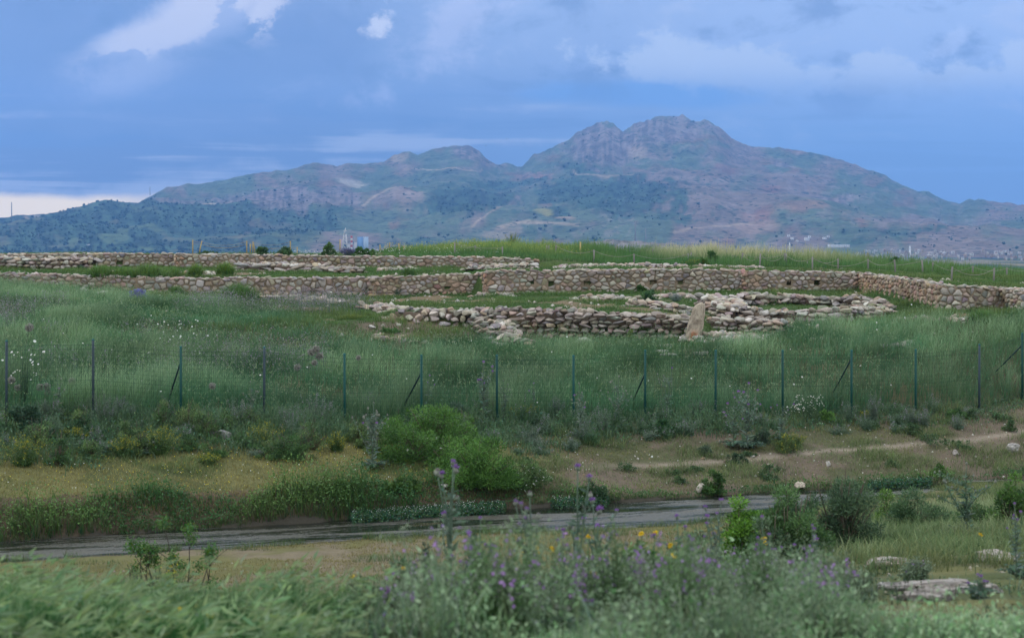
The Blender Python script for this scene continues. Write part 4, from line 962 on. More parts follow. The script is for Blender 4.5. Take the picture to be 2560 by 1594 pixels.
blades(mb, B[k], hh[k], rg.uniform(.004, .010, m), rg.uniform(.1, .9, m), rg.uniform(0, 6.3, m), jit((.03, .06, .035), m, rg, .3), jit((.125, .178, .095), m, rg, .35) * (1 + 1.6 * tn[k]), 3)
B2 = B[~k]; h2 = hh[~k]; m = len(B2)
for q in range(2):
    leaves(mb, B2 + np.stack([rg.normal(0, .06, m), rg.normal(0, .06, m), h2 * rg.uniform(.15, 1.05, m)], 1), rg.normal(size=(m, 3)) + [0, 0, .4], rg.uniform(.014, .045, m), rg.uniform(.006, .018, m), mixc((.062, .135, .05), (.16, .21, .13), rg.rand(m)) * rg.uniform(.65, 1.25, (m, 1)) * (1 + 1.7 * tn[~k]))
stuff(mb, 'weeds', 'leaf', 'soft grey green weeds over the near slope below the thistles')
# scattered small flowers that nobody could count
fl = MB()
def flowers(n, y0, y1, u0, u1, dens, colr, size, hgt, up=(.0, -.7, .7)):
    B, p = scatter(n, y0, y1, u0, u1, dens, rg); m = len(B)
    h = rg.uniform(*hgt, m); c0 = B + np.stack([np.zeros(m), np.zeros(m), h], 1)
    U = np.array(up) + rg.normal(0, .35, (m, 3)); U /= np.linalg.norm(U, axis=1)[:, None]
    a = np.cross(U, [0, 0, 1.] + rg.normal(0, .1, (m, 3))); a /= np.linalg.norm(a, axis=1)[:, None]; b = np.cross(U, a)
    s = rg.uniform(*size, m)[:, None] / 2; th = np.arange(7) / 7 * 2 * math.pi
    V = [c0] + [c0 + s * (a * math.cos(t) + b * math.sin(t)) - U * s * .2 for t in th]
    V = np.stack(V, 1).reshape(-1, 3); f = np.array([(0, j + 1, (j + 1) % 7 + 1) for j in range(7)])[None] + (np.arange(m) * 8)[:, None, None]
    fl.add(V, f.reshape(-1, 3), np.repeat(jit(colr, m, rg, .08), 8, 0))
gs = lambda cx, cy, ax, ay: (lambda p, py, x, y: np.exp(-(((p - cx) / ax) ** 2 + ((py - cy) / ay) ** 2)))
W_ = (.72, .74, .70); YL = (.62, .52, .04)
flowers(90, 34, 42, -60, 200, gs(60, 960, 45, 40), W_, (.04, .085), (.6, .9))
flowers(260, 34, 50, 300, 560, gs(430, 880, 70, 26), W_, (.03, .06), (.4, .7))
flowers(4000, 34, 56, -60, 2400, lambda p, py, x, y: (y > kn(11, p) + .2) * sstep(760, 820, py) * .016, W_, (.025, .055), (.4, .8))
flowers(8000, 29, 36, -60, 1500, lambda p, py, x, y: (y > kn(10, p)) * (y < kn(11, p)) * .05, W_, (.012, .026), (.04, .12))
flowers(9000, 29, 36, -60, 1200, lambda p, py, x, y: (y > kn(10, p)) * (y < kn(11, p)) * .16, YL, (.010, .022), (.05, .14))
flowers(5000, 72, 84, 1100 - 400, 1250, lambda p, py, x, y: .05 + 0 * p, W_, (.02, .04), (.12, .28))
flowers(6000, 74, 100, 960, 1480, lambda p, py, x, y: .3 + 0 * p, (.42, .40, .08), (.02, .04), (.3, .55))
flowers(2500, 29, 42, 1350, 2600, lambda p, py, x, y: (y > kn(9, p)) * (y < kn(11, p)) * .06, W_, (.014, .03), (.03, .1))
stuff(fl, 'wildflowers', 'petal', 'small white and yellow wildflowers scattered through the grass')
# stones and clods too many to count
mb = MB()
B, p = scatter(9000, 28, 43, 1200, U1, lambda p, py, x, y: (y > kn(9, p)) * (y < kn(11, p)) * sstep(1200, 1500, p) * .35, rg); n = len(B)
add_stones(mb, B, np.abs(rg.normal(.012, .013, (n, 1))) * rg.uniform(.6, 1.2, (n, 3)) + .006, rg.uniform(0, 6.3, n), .4, mixc(jit((.19, .15, .11), n, rg), jit((.42, .4, .36), n, rg), rg.rand(n) < .18), seed=5)
B, p = scatter(7000, 44, 68, U0, U1, lambda p, py, x, y: (y > kn(13, p) - 3) * (y < kn(17, p)) * sstep(-.05, .3, fbm(x * .5, y * .5, 4, 21)) * .35 + .02, rg); n = len(B)
add_stones(mb, B, np.abs(rg.normal(.04, .03, (n, 1))) * rg.uniform(.6, 1.2, (n, 3)) + .01, rg.uniform(0, 6.3, n), .4, jit((.38, .35, .31), n, rg), seed=6)
B, p = scatter(1500, 6, 25, 0, U1, lambda p, py, x, y: .3 + 0 * p, rg); n = len(B)
add_stones(mb, B, np.abs(rg.normal(.012, .012, (n, 1))) * rg.uniform(.6, 1.2, (n, 3)) + .004, rg.uniform(0, 6.3, n), .4, jit((.3, .26, .21), n, rg), seed=7)
stuff(mb, 'gravel', 'stone', 'loose gravel and clods on the bare earth')
# ------------------------------------------------------------------ individual plants
rp = np.random.RandomState(202)
def site(px_, row=None, yd=None):
    if yd is not None: return np.array([*P(px_, yd), float(G(*P(px_, yd)))])
    return hit(px_, row)
def size_of(b, base_row, top_row): return max(.05, -(top_row - HY) / F * b[1] - b[2])
def stem_curve(a, b, sag, r, k=6):
    t = np.linspace(0, 1, k)[:, None]; a, b = np.asarray(a, float), np.asarray(b, float)
    m = (a + b) / 2 + np.array([r.normal(0, sag), r.normal(0, sag), -sag * .3]); m[:2] = m[:2] * .8 + a[:2] * .2
    return (1 - t) ** 2 * a + 2 * t * (1 - t) * m + t ** 2 * b
def thistle(px_, top, label, yd=None, row=None, width=None, heads=8, purple=.5, leafy=1.0, grey=.6, rng=None, group=None, vio=(.30, .13, .46)):
    r = rng or np.random.RandomState(int(px_ * 7 + top)); b = site(px_, row, yd); H = size_of(b, row, top); Wd = (width * b[1] / F / 2) if width else H * .3
    root = empty('thistle', b, label, 'thistle', group)
    sc_ = np.clip(H / 1.2, .5, 1.3); gs_ = mixc((.055, .115, .06), (.15, .195, .155), np.array(grey))
    st, lf = MB(), MB(); tips = []
    top_p = np.array([r.normal(0, .04) * H, r.normal(0, .04) * H, H]); main = stem_curve((0, 0, -.05), top_p, .04 * H, r, 8)
    tube(st, main, np.linspace(.012, .005, 8) * sc_, gs_ * .8, 5); tips.append(top_p)
    for k in range(heads - 1):
        f = r.uniform(.25, .8); q = main[int(f * 7)]; a = r.uniform(0, 6.3); rad = Wd * r.uniform(.35, 1.05); hz = np.clip(H * r.uniform(.62, .97) - .25 * rad, q[2] + .1 * H, H)
        e = np.array([math.cos(a) * rad, math.sin(a) * rad, hz]); c = stem_curve(q, e, .05 * H, r, 6); tube(st, c, np.linspace(.008, .004, 6) * sc_, gs_ * .85, 4); tips.append(e)
        n = int(14 * leafy); t = r.uniform(0, .9, n); P0 = np.stack([np.interp(t * 5, np.arange(6), c[:, j]) for j in range(3)], 1)
        leaves(lf, P0, r.normal(size=(n, 3)) + [0, 0, .3], r.uniform(.04, .1, n) * sc_, r.uniform(.012, .03, n) * sc_, jit(gs_, n, r, .25), r=r)
    n = int(60 * leafy); t = r.uniform(0.02, .85, n); P0 = np.stack([np.interp(t * 7, np.arange(8), main[:, j]) for j in range(3)], 1); D = r.normal(size=(n, 3)); D[:, 2] = np.abs(D[:, 2]) * .5
    leaves(lf, P0, D, (.22 - .16 * t) * sc_ * r.uniform(.6, 1.2, n), (.05 - .03 * t) * sc_, jit(gs_ * .9, n, r, .3), r=r)
    n = int(16 * leafy)                               # basal leaves with ragged lobes
    for k in range(n):
        a = r.uniform(0, 6.3); L = r.uniform(.22, .45) * sc_ * (1 if leafy >= 1 else .7); c = np.array([[math.cos(a) * L * s, math.sin(a) * L * s, .04 + L * (.75 * s - .62 * s * s)] for s in np.linspace(0, 1, 9)])
        m = 26; t = r.uniform(.05, 1, m); P0 = np.stack([np.interp(t * 8, np.arange(9), c[:, j]) for j in range(3)], 1); sd = np.array([-math.sin(a), math.cos(a), .1]) * r.choice([-1, 1], m)[:, None] + np.array([math.cos(a), math.sin(a), .2]) * .5 + r.normal(0, .2, (m, 3))
        leaves(lf, P0, sd, .10 * sc_ * (1.1 - t), .035 * sc_, jit(mixc((.035, .085, .05), (.10, .15, .11), np.array(grey)), m, r, .3), r=r)
    st.build('stem', M['stem'], root); lf.build('foliage', M['leaf'], root)
    T1_, Tf = ST2
    for e in tips:
        hb = MB(); rad = r.uniform(.017, .026) * sc_; op = r.rand() < purple
        add_stones(hb, [e + [0, 0, rad * .4]], (rad, rad, rad * 1.05), r.uniform(0, 6), .2, mixc(np.array([.16, .21, .15]), np.array([.34, .33, .30]), np.array(r.rand() * .6)), seed=int(r.randint(1e6)))
        m = 46; D = r.normal(size=(m, 3)); D[:, 2] = np.abs(D[:, 2]) + (.5 if op else 1.2)
        cc = jit(vio, m, r, .25) if op else jit((.30, .27, .27), m, r, .2)
        leaves(hb, np.tile(e + [0, 0, rad * .8], (m, 1)), D, rad * (1.6 if op else .9) * r.uniform(.8, 1.2, m), rad * .45, cc, r=r)
        hb.build('flower_head', M['petal'], root)
    return root
def bush(name, px_, row, wpx, top, label, ca=(.03, .075, .02), cb=(.10, .19, .045), nl=9000, ls=(.035, .07), aspect=.4, clumps=40, yd=None, cat='shrub', group=None, depth=.7, stems=True, flowers=None, seed=None, droop=0.0, stick=0.0, lump=.2):
    r = np.random.RandomState(seed or int(px_ * 3 + top)); b = site(px_, row, yd); H = size_of(b, row, top) * 1.16; W = wpx * b[1] / F / 2 * 1.1
    clumps = int(clumps * 1.5); nl = int(nl * .54)
    root = empty(name, b, label, cat, group); c = r.normal(size=(clumps, 3)); c /= np.linalg.norm(c, axis=1)[:, None]; c[:, 2] = np.abs(c[:, 2]) * 1.0 - .12
    c = c * (r.rand(clumps, 1) ** .45) * np.array([W, W * depth, H]) * .88; c[:, 2] = np.maximum(c[:, 2], .06 * H)
    clumps_ = clumps; cr = r.uniform(.3, 1.5, clumps) * lump * .72 * min(H, W * 1.4); ctone = np.clip(.15 + .85 * c[:, 2] / H + r.normal(0, .3, clumps), 0, 1) * 0 + r.rand(clumps)
    i = r.choice(clumps, nl, p=cr ** 2 / (cr ** 2).sum()); o = r.normal(size=(nl, 3)); o /= np.linalg.norm(o, axis=1)[:, None]; o = o * (r.rand(nl, 1) ** .5) * cr[i][:, None]
    Pn = c[i] + o * [1, 1, .8]; k = Pn[:, 2] > .0; Pn, i, o = Pn[k], i[k], o[k]; n = len(Pn); D = o / (np.linalg.norm(o, axis=1)[:, None] + 1e-9) + r.normal(0, .55, (n, 3)) + [0, 0, .45 - droop]
    out = (np.linalg.norm(o, axis=1) / cr[i])
    L = r.uniform(*ls, n); lf = MB(); leaves(lf, Pn, D, L, L * aspect, mixc(np.array(ca) * .8, np.array(cb) * 1.05, np.clip(ctone[i] * .8 + .1 + r.normal(0, .25, n), 0, 1)) * r.uniform(.75, 1.2, (n, 1)), r=r)
    if stems:
        st = MB()
        for q in range(clumps):
            e = c[q] * np.array([1, 1, 1]); e[2] += cr[q] * .5 + stick * H * r.rand(); tube(st, stem_curve((r.normal(0, .06) * W, r.normal(0, .06) * W, -.05), e, .06 * H, r, 5), np.linspace(.012, .004, 5) * np.clip(H, .35, 1.3), (.085, .07, .05), 4)
        st.build('branches', M['stem'], root)
    lf.build('foliage', M['leaf'], root)
    if flowers:
        fc, nf, sz = flowers; j = r.choice(n, nf); fl_ = MB(); th = r.normal(size=(nf, 3)) + [0, -.8, .8]
        for q in range(3): leaves(fl_, Pn[j] + o[j] * .15, r.normal(size=(nf, 3)) + [0, -.3, .5], sz * r.uniform(.7, 1.3, nf), sz * .8, jit(fc, nf, r, .12), r=r)
        f_ = fl_.build('blossom', M['petal'], root)
    return root
def tuft(px_, row, wpx, top, label, cb=(.03, .08, .025), ct=(.10, .18, .06), n=900, w=.014, lean=.55, yd=None, group=None, name='grass_tuft'):
    r = np.random.RandomState(int(px_ * 5 + top)); b = site(px_, row, yd); H = size_of(b, row, top) * 1.08; W = wpx * b[1] / F / 2
    q = r.normal(0, .42, (n, 2)) * W; a = np.arctan2(q[:, 1], q[:, 0]) + r.normal(0, .8, n); d = np.hypot(q[:, 0], q[:, 1]) / W
    mb = MB(); blades(mb, np.stack([q[:, 0], q[:, 1] * .7, np.full(n, -.03)], 1), H * (1.05 - .35 * np.minimum(d, 1.5)) * r.uniform(.55, 1.1, n), w * r.uniform(.6, 1.3, n), lean * r.uniform(.3, 1.3, n) * (.4 + d), a, jit(cb, n, r, .25), jit(ct, n, r, .3), 4, 1.3)
    o = mb.build(name, M['grass']); o.location = b; return tag(o, label, 'grass tuft', group)
def wispy(name, px_, row, wpx, top, label, colr=(.11, .145, .11), fc=(.30, .25, .33), ns=26, yd=None, fl=.5, cat='plant', group=None, leaf=(.02, .05), nl=70, spread=1.0, fsz=.022, nf=9):
    r = np.random.RandomState(int(px_ * 11 + top)); b = site(px_, row, yd); H = size_of(b, row, top); W = wpx * b[1] / F / 2; root = empty(name, b, label, cat, group)
    st, lf, fb_ = MB(), MB(), MB()
    for k in range(ns):
        a = r.uniform(0, 6.3); rad = W * r.uniform(.1, 1.0) * spread; e = np.array([math.cos(a) * rad, math.sin(a) * rad * .7, H * r.uniform(.45, 1.02) * (1 - .18 * rad / max(W, 1e-3))]); c = stem_curve((math.cos(a) * rad * .25, math.sin(a) * rad * .2, -.03), e, .07 * H, r, 6)
        tube(st, c, np.linspace(.006, .0025, 6) * np.clip(H, .4, 1.2), np.array(colr) * r.uniform(.6, 1.0), 3)
        t = r.uniform(.02, 1, nl); P0 = np.stack([np.interp(t * 5, np.arange(6), c[:, j]) for j in range(3)], 1) + r.normal(0, .02, (nl, 3)); D = r.normal(size=(nl, 3)) + [0, 0, .5]
        leaves(lf, P0, D, r.uniform(*leaf, nl) * (1.5 - .8 * t), r.uniform(.008, .018, nl) * (1.5 - .8 * t), mixc(np.array(colr) * [.55, .75, .6], colr, t) * r.uniform(.7, 1.25, (nl, 1)), r=r)
        if r.rand() < fl:
            t = r.uniform(.72, 1.0, nf); P0 = np.stack([np.interp(t * 5, np.arange(6), c[:, j]) for j in range(3)], 1) + r.normal(0, .015, (nf, 3))
            leaves(fb_, P0, r.normal(size=(nf, 3)) + [0, 0, .3], fsz * r.uniform(.7, 1.4, nf), fsz * .8, jit(fc, nf, r, .15), r=r)
    st.build('stems', M['stem'], root); lf.build('foliage', M['leaf'], root)
    if fb_.n: fb_.build('blossom', M['petal'], root)
    return root
def mustard(px_, row, wpx, top, label, yd=None, ns=55, dens=1.0, group='yellow flowering plants on the far bank'):
    return wispy('mustard_plant', px_, row, wpx, top, label, (.075, .125, .04), (.36, .33, .04), ns, yd, .9, 'flowering plant', group, nl=60, fsz=.022, nf=int(9 * dens))
def puff(px_, py_, yd, rpx, label):
    b = site(px_, None, yd); r = np.random.RandomState(int(px_ + py_)); c = np.array([0, 0, -(py_ - HY) / F * yd - b[2]]); rad = rpx * yd / F
    if c[2] < .15: c[2] = .15
    root = empty('seed_head_plant', b, label, 'wild plant', 'white seed balls in the slope grass'); mb = MB(); tube(mb, stem_curve((r.normal(0, .1), 0, -.05), c, .04, r), .005, (.09, .13, .08), 4); mb.build('stem', M['stem'], root)
    m = 150; D = r.normal(size=(m, 3)); D /= np.linalg.norm(D, axis=1)[:, None]; hb = MB(); leaves(hb, c + D * rad * .1, D, rad, rad * .16, jit((.26, .26, .23), m, r, .12), r=r)
    a = np.cross(D, r.normal(size=(m, 3))); leaves(hb, c + D * rad * .95 - a * rad * .1, a, rad * .3, rad * .22, jit((.33, .32, .29), m, r, .12), r=r); hb.build('seed_head', M['petal'], root)
def daisies(px_, row, wpx, top, label, yd=None, n=40, sz=.045):
    r = np.random.RandomState(int(px_ + top)); root = wispy('daisy_clump', px_, row, wpx, top, label, (.045, .09, .045), (.5, .5, .5), 34, yd, 0, 'flowering plant', nl=26)
    b = np.array(root.location); H = size_of(b, row, top); W = wpx * b[1] / F / 2; hb = MB()
    q = np.stack([r.uniform(-W, W, n), r.uniform(-W, W, n) * .6, H * r.uniform(.45, 1.0, n)], 1)
    for k in range(n):
        th = np.arange(9) / 9 * 6.283; u = np.array([r.normal(0, .3), -.7, .7]); u /= np.linalg.norm(u); a = np.cross(u, [1, .2, .3]); a /= np.linalg.norm(a); c = np.cross(u, a); s = sz / 2 * r.uniform(.7, 1.2)
        D = a[None] * np.cos(th)[:, None] + c[None] * np.sin(th)[:, None]; leaves(hb, np.tile(q[k], (9, 1)), D, s, s * .7, jit((.76, .77, .74), 9, r, .06), .05, r)
        leaves(hb, np.tile(q[k] - a * s * .3 + u * .004, (2, 1)), np.tile(a, (2, 1)), s * .6, s * .5, jit((.55, .42, .05), 2, r), .1, r)
    hb.build('blossom', M['petal'], root); return root
# --- far bank, big bush
bush('shrub', 1075, 1130, 275, 1000, 'large feathery green bush before the wire fence, its taller back half', (.035, .095, .018), (.098, .21, .04), 30000, (.05, .10), .22, 70, depth=.6, seed=5, lump=.22)
bush('shrub', 1030, 1152, 220, 1052, 'darker green lower left half of the large feathery bush', (.03, .085, .02), (.08, .175, .035), 22000, (.045, .09), .25, 50, seed=6, lump=.24, flowers=((.62, .63, .55), 18, .05))
bush('shrub', 1185, 1214, 230, 1084, 'bright feathery bush hanging over the bank edge, right of the large one', (.035, .095, .02), (.10, .215, .042), 27000, (.05, .10), .22, 60, seed=7, lump=.22)
bush('shrub', 1315, 1224, 140, 1142, 'low light green bush with tiny white flowers at the bank edge', (.04, .09, .03), (.105, .18, .06), 9000, (.035, .07), .3, 34, seed=8, flowers=((.7, .7, .68), 70, .03))
bush('shrub', 1490, 1258, 90, 1200, 'dark round bush at the far waterline', (.02, .055, .025), (.05, .105, .045), 7000, (.03, .06), .35, 30, seed=9)
bush('shrub', 1450, 1250, 60, 1212, 'smaller bush touching the dark waterline bush', (.025, .065, .022), (.07, .13, .045), 4000, (.03, .06), .35, 20, seed=10)
bush('shrub', 1785, 1236, 64, 1172, 'round green bush on the bank beside the cream stone', (.03, .08, .022), (.075, .155, .04), 7000, (.035, .07), .35, 28, seed=11)
bush('shrub', 1000, 1268, 110, 1186, 'leafy bank bush left of the white water flowers', (.03, .075, .022), (.09, .165, .042), 9000, (.04, .08), .3, 34, seed=12, yd=30.7)
bush('shrub', 850, 1275, 70, 1200, 'upright leafy bank plant rising above the cut bank', (.035, .085, .022), (.10, .18, .045), 6000, (.04, .08), .3, 26, seed=13, yd=30.2)
bush('shrub', 1655, 1085, 90, 1050, 'dark rosette of broad thistle leaves before the fence', (.025, .075, .03), (.055, .125, .05), 3500, (.08, .18), .22, 24, seed=14, stems=False)
bush('shrub', 2066, 1053, 44, 1022, 'small bright green leafy plant at the fence foot', (.05, .12, .03), (.12, .24, .05), 2600, (.04, .08), .35, 16, seed=15)
bush('shrub', 2035, 1048, 44, 1018, 'grey green fern like plant left of the small bright plant', (.04, .09, .04), (.09, .15, .07), 2000, (.05, .10), .22, 14, seed=151)
bush('shrub', 2395, 1046, 60, 1018, 'broad leaved green plant at the fence foot near the frame edge', (.035, .09, .03), (.09, .17, .055), 2600, (.06, .12), .3, 16, seed=16)
bush('shrub', 2285, 1088, 46, 1050, 'round green weed clump on the bare slope under the fence', (.03, .075, .03), (.075, .13, .055), 3000, (.03, .06), .3, 16, seed=17)
bush('shrub', 2525, 1078, 40, 1046, 'small green weed clump on the bare slope at far right', (.03, .075, .03), (.075, .13, .05), 2400, (.03, .06), .3, 14, seed=18)
bush('shrub', 1900, 1110, 60, 1060, 'dark grey green weed mound at the foot of the purple thistles', (.025, .06, .035), (.07, .115, .07), 4500, (.04, .08), .25, 20, seed=19)
bush('shrub', 2345, 1190, 40, 1155, 'small green bush beside the upper stream bend', (.03, .09, .02), (.08, .17, .035), 2600, (.03, .06), .35, 14, seed=20)
bush('shrub', 1965, 1130, 90, 1078, 'mixed yellow green weed clump right of the purple thistles', (.035, .08, .025), (.11, .16, .05), 5000, (.03, .06), .3, 24, seed=21, flowers=((.55, .47, .05), 60, .025))
bush('shrub', 1760, 1135, 46, 1096, 'grey green weed clump left of the purple thistles', (.03, .065, .04), (.08, .12, .08), 3000, (.03, .06), .25, 16, seed=22)
bush('shrub', 1838, 1158, 70, 1128, 'low dark weed clump on the edge of the dirt path', (.025, .06, .03), (.065, .11, .06), 3500, (.03, .06), .3, 16, seed=23)
bush('shrub', 1350, 1078, 70, 1035, 'dark green weedy bush below the yellow and white flower patch', (.025, .06, .03), (.065, .115, .055), 4500, (.04, .08), .25, 22, seed=24)
bush('shrub', 60, 1075, 130, 1000, 'dark thistle leaf mound at the left frame edge', (.018, .055, .03), (.055, .105, .06), 7000, (.06, .12), .22, 34, seed=25)
bush('shrub', 215, 1100, 120, 1030, 'dark green weedy mound under the grey wispy plant', (.02, .06, .028), (.055, .115, .05), 7000, (.05, .10), .22, 34, seed=26)
bush('shrub', 365, 1130, 70, 1085, 'dark leafy plant with small white flowers beside the yellow clump', (.02, .06, .025), (.06, .115, .05), 4000, (.04, .08), .25, 20, seed=27, flowers=((.72, .72, .7), 36, .035))
bush('shrub', 1145, 1060, 90, 1000, 'grey leaved weed mound behind the large feathery bush', (.025, .06, .04), (.07, .115, .075), 4500, (.05, .10), .22, 24, seed=28)
# --- wispy grey plants at the fence
wg = 'grey wispy weeds along the wire fence'
for px_, row, w_, top, lb in ((255, 1070, 130, 965, 'tall grey wispy plant before the second fence post'), (300, 1050, 60, 985, 'grey wispy plant just right of the tallest grey one'), (595, 1075, 90, 988, 'grey spiny plant beside the fourth fence post'), (785, 1070, 130, 972, 'grey plant full of lilac flowers beside the fifth fence post'),
                            (730, 1075, 90, 1010, 'grey lilac plant left of the fullest lilac one'), (120, 1050, 80, 985, 'pale grey wispy plant between the first two fence posts'), (1325, 1110, 90, 1050, 'pale stalky plant right of the feathery bush'), (2180, 1058, 50, 970, 'grey spire shaped plant right of the braced fence post'), (2275, 1062, 50, 1012, 'grey soft plant at the foot of the right fence'),
                            (2310, 1070, 44, 1015, 'grey green soft plant next to the other soft one'), (1460, 1105, 80, 1030, 'grey branching plant on the verge under the middle fence'), (1390, 1050, 60, 985, 'thin grey plant against the middle fence panel'), (1210, 1050, 60, 962, 'thin grey flower stalks left of the middle fence post'),
                            (1745, 1040, 60, 990, 'grey weeds at the fence foot left of the purple thistles'), (930, 1030, 60, 975, 'dim grey stalks behind the tall pale thistle')):
    wispy('wild_plant', px_, row, w_, top, lb, ns=30, fl=.7 if 'lilac' in lb else .3)
wispy('wild_plant', 345, 752, 46, 722, 'blue violet flowering plant at the foot of the left wall', (.12, .14, .17), (.20, .20, .46), 60, fl=1.0, nf=22, fsz=.05, nl=40)
wispy('wild_plant', 868, 640, 44, 618, 'blue grey bush on the crest next to the round green one', (.11, .13, .17), (.16, .17, .30), 50, fl=1.0, nf=14, fsz=.06, nl=50)
wispy('wild_plant', 1690, 752, 56, 728, 'grey leaved plant right of the dark terrace bush', (.16, .19, .17), (.25, .25, .33), 34, fl=.5, nl=50)
for px_, row, w_, top, lb in ((925, 742, 34, 718, 'grey green weed against the reddish wall corner'), (990, 742, 34, 714, 'grey green weed left of the recessed wall')):
    wispy('wild_plant', px_, row, w_, top, lb, (.11, .16, .12), ns=30, fl=.1)
# --- yellow flowering plants
for px_, row, w_, top, lb in ((400, 1135, 130, 1052, 'largest yellow flowering clump on the far bank'), (310, 1140, 90, 1085, 'yellow flowering plant merging with the largest clump'), (660, 1118, 120, 1046, 'round yellow flowering clump right of the big grey boulder'), (842, 1130, 70, 1076, 'yellow flowering plant left of the tall pale thistle'),
                            (60, 1165, 130, 1078, 'spreading yellow flowering weeds at the left edge of the far bank'), (190, 1110, 90, 1060, 'yellow flowering plant in the dark weeds near the left edge'), (985, 1145, 90, 1105, 'yellow flowers at the foot of the feathery bush'), (1312, 1050, 90, 1008, 'yellow and white flower patch at the fence right of the bush'),
                            (2050 + 120, 1052, 44, 1022, 'small yellow flowers below the grey spire plant'), (1985, 1115, 70, 1080, 'yellow flowers low beside the purple thistles'), (520, 1160, 80, 1128, 'sparse yellow flowers on the ochre meadow edge')):
    mustard(px_, row, w_, top, lb)
mustard(1735, 668, 70, 645, 'pale yellow flowering weeds behind the rope posts', yd=70, group=None); mustard(1282, 622, 60, 578, 'tall straw yellow plant on top of the grassy hump', yd=88, group=None)
# --- thistles at the fence
thistle(1868, 962, 'tallest purple thistle of the cluster before the right fence', row=1122, width=150, heads=16, purple=.55, leafy=1.6)
thistle(1832, 996, 'purple thistle on the left side of the cluster', row=1118, width=70, heads=8, purple=.6, leafy=1.3)
thistle(1955, 1000, 'purple thistle right of the cluster, by the fence post', row=1104, width=56, heads=7, purple=.7, leafy=1.4)
thistle(932, 1008, 'tall pale budding thistle on the ochre meadow', row=1172, width=110, heads=18, purple=.08, leafy=1.4, grey=.7)
thistle(1212, 908, 'thistle with several purple heads rising above the fence mesh', row=1062, width=60, heads=9, purple=.7, leafy=.9)
thistle(1258, 952, 'bunched pale thistle stalks right of the middle post', row=1058, width=44, heads=9, purple=.0, leafy=.8)
thistle(1333, 960, 'lone thistle with one large purple head at the middle fence panel', row=1055, width=40, heads=3, purple=.9, leafy=.8)
thistle(1068, 940, 'thistle with one purple head beside the braced post', row=1045, width=40, heads=3, purple=.8, leafy=.7)
thistle(1452, 960, 'many headed thistle with two purple heads near the next post', row=1100, width=70, heads=11, purple=.25, leafy=1.2)
thistle(1496, 1008, 'small pale thistle without open flowers', row=1080, width=40, heads=5, purple=.0, leafy=1.0)
thistle(1548, 942, 'wide candelabra shaped pale thistle at the fence', row=1072, width=90, heads=14, purple=.0, leafy=.9)
thistle(1668, 922, 'tall thin thistle with a single purple top by the fence post', row=1046, width=64, heads=8, purple=.2, leafy=.9)
thistle(1633, 1012, 'short thistle with arching top on the verge', row=1096, width=40, heads=3, purple=.0, leafy=1.3)
thistle(630, 955, 'thistle with one purple head at the fourth fence post', row=1060, width=50, heads=7, purple=.3, leafy=1.0)
thistle(362, 1086, 'two headed dusky thistle in front of the largest yellow clump', row=1140, width=40, heads=3, purple=.6, leafy=1.0, vio=(.16, .11, .24))
thistle(145, 940, 'faded lilac thistle near the first fence posts', row=1050, width=44, heads=4, purple=.6, leafy=.8, vio=(.25, .17, .32))
# --- tufts and shrubs among the ruins
tuft(597, 751, 92, 700, 'largest green grass tuft, growing against the left retaining wall', n=1600, w=.022)
tuft(441, 737, 44, 708, 'smaller grass tuft at the wall foot left of the largest tuft', n=700, w=.02)
tuft(489, 692, 36, 652, 'bright tuft on the upper terrace, left of two', ct=(.13, .21, .05), n=700, w=.022)
tuft(562, 690, 44, 648, 'bright tuft on the upper terrace, right of two', ct=(.13, .21, .05), n=900, w=.022)
for i, (px_, w_, top) in enumerate(((250, 70, 656), (310, 80, 662), (370, 90, 652), (425, 70, 660))):
    tuft(px_, 694, w_, top, 'tall bright grass filling the upper left terrace corner', ct=(.12, .20, .055), n=1000, w=.022, group='grass tufts of the upper left terrace')
tuft(2456, 806, 74, 768, 'bright grass tuft on the terrace under the right wall', ct=(.10, .19, .06), n=1200, w=.02)
tuft(1020, 692, 40, 664, 'rounded tuft on the upper terrace right of the wall drain', ct=(.09, .16, .05), n=700, w=.025)
tuft(1000, 790, 90, 762, 'green tuft below the single boulder course', n=900); tuft(880, 798, 90, 780, 'yellow green low tuft at the left end of the bare patch', ct=(.15, .19, .05), n=1000, lean=.8)
tuft(722, 1472, 62, 1440, 'dark green tuft on the near flat beside the bare dirt', yd=21.5, ct=(.05, .11, .04), n=900, w=.01)
bush('shrub', 1622, 762, 44, 716, 'dark green bush on the terrace before the drain wall', (.02, .07, .03), (.06, .13, .05), 5000, (.07, .14), .3, 26, seed=31)
bush('shrub', 1578, 847, 26, 818, 'small yellow green plant at the dry wall foot', (.06, .11, .02), (.15, .20, .045), 1400, (.05, .09), .4, 10, seed=32)
bush('shrub', 821, 634, 32, 604, 'round green bush on the crest beside the cement plant', (.05, .11, .045), (.10, .18, .065), 4200, (.08, .16), .3, 24, seed=33, yd=76)
bush('shrub', 652, 640, 34, 613, 'dark green bush right of the leaning post on the crest', (.045, .10, .05), (.085, .16, .065), 4200, (.08, .15), .28, 24, seed=34, yd=73)
bush('shrub', 711, 641, 32, 617, 'dark green bush at the last yellow post', (.045, .10, .05), (.085, .16, .065), 3800, (.08, .15), .28, 22, seed=35, yd=73)
bush('shrub', 905, 636, 90, 619, 'low spreading green bush on the crest under the blue silo', (.03, .085, .025), (.08, .16, .04), 5000, (.08, .15), .3, 30, seed=36, yd=77)
bush('shrub', 520, 640, 60, 628, 'low green scrub at the foot of the leaning post', (.03, .075, .03), (.07, .13, .045), 2600, (.07, .13), .3, 18, seed=37, yd=73)
bush('shrub', 200, 684, 32, 664, 'dark weed growing out of the left dry stone stub', (.025, .06, .035), (.06, .10, .055), 2600, (.07, .13), .28, 16, seed=38, yd=64.4)
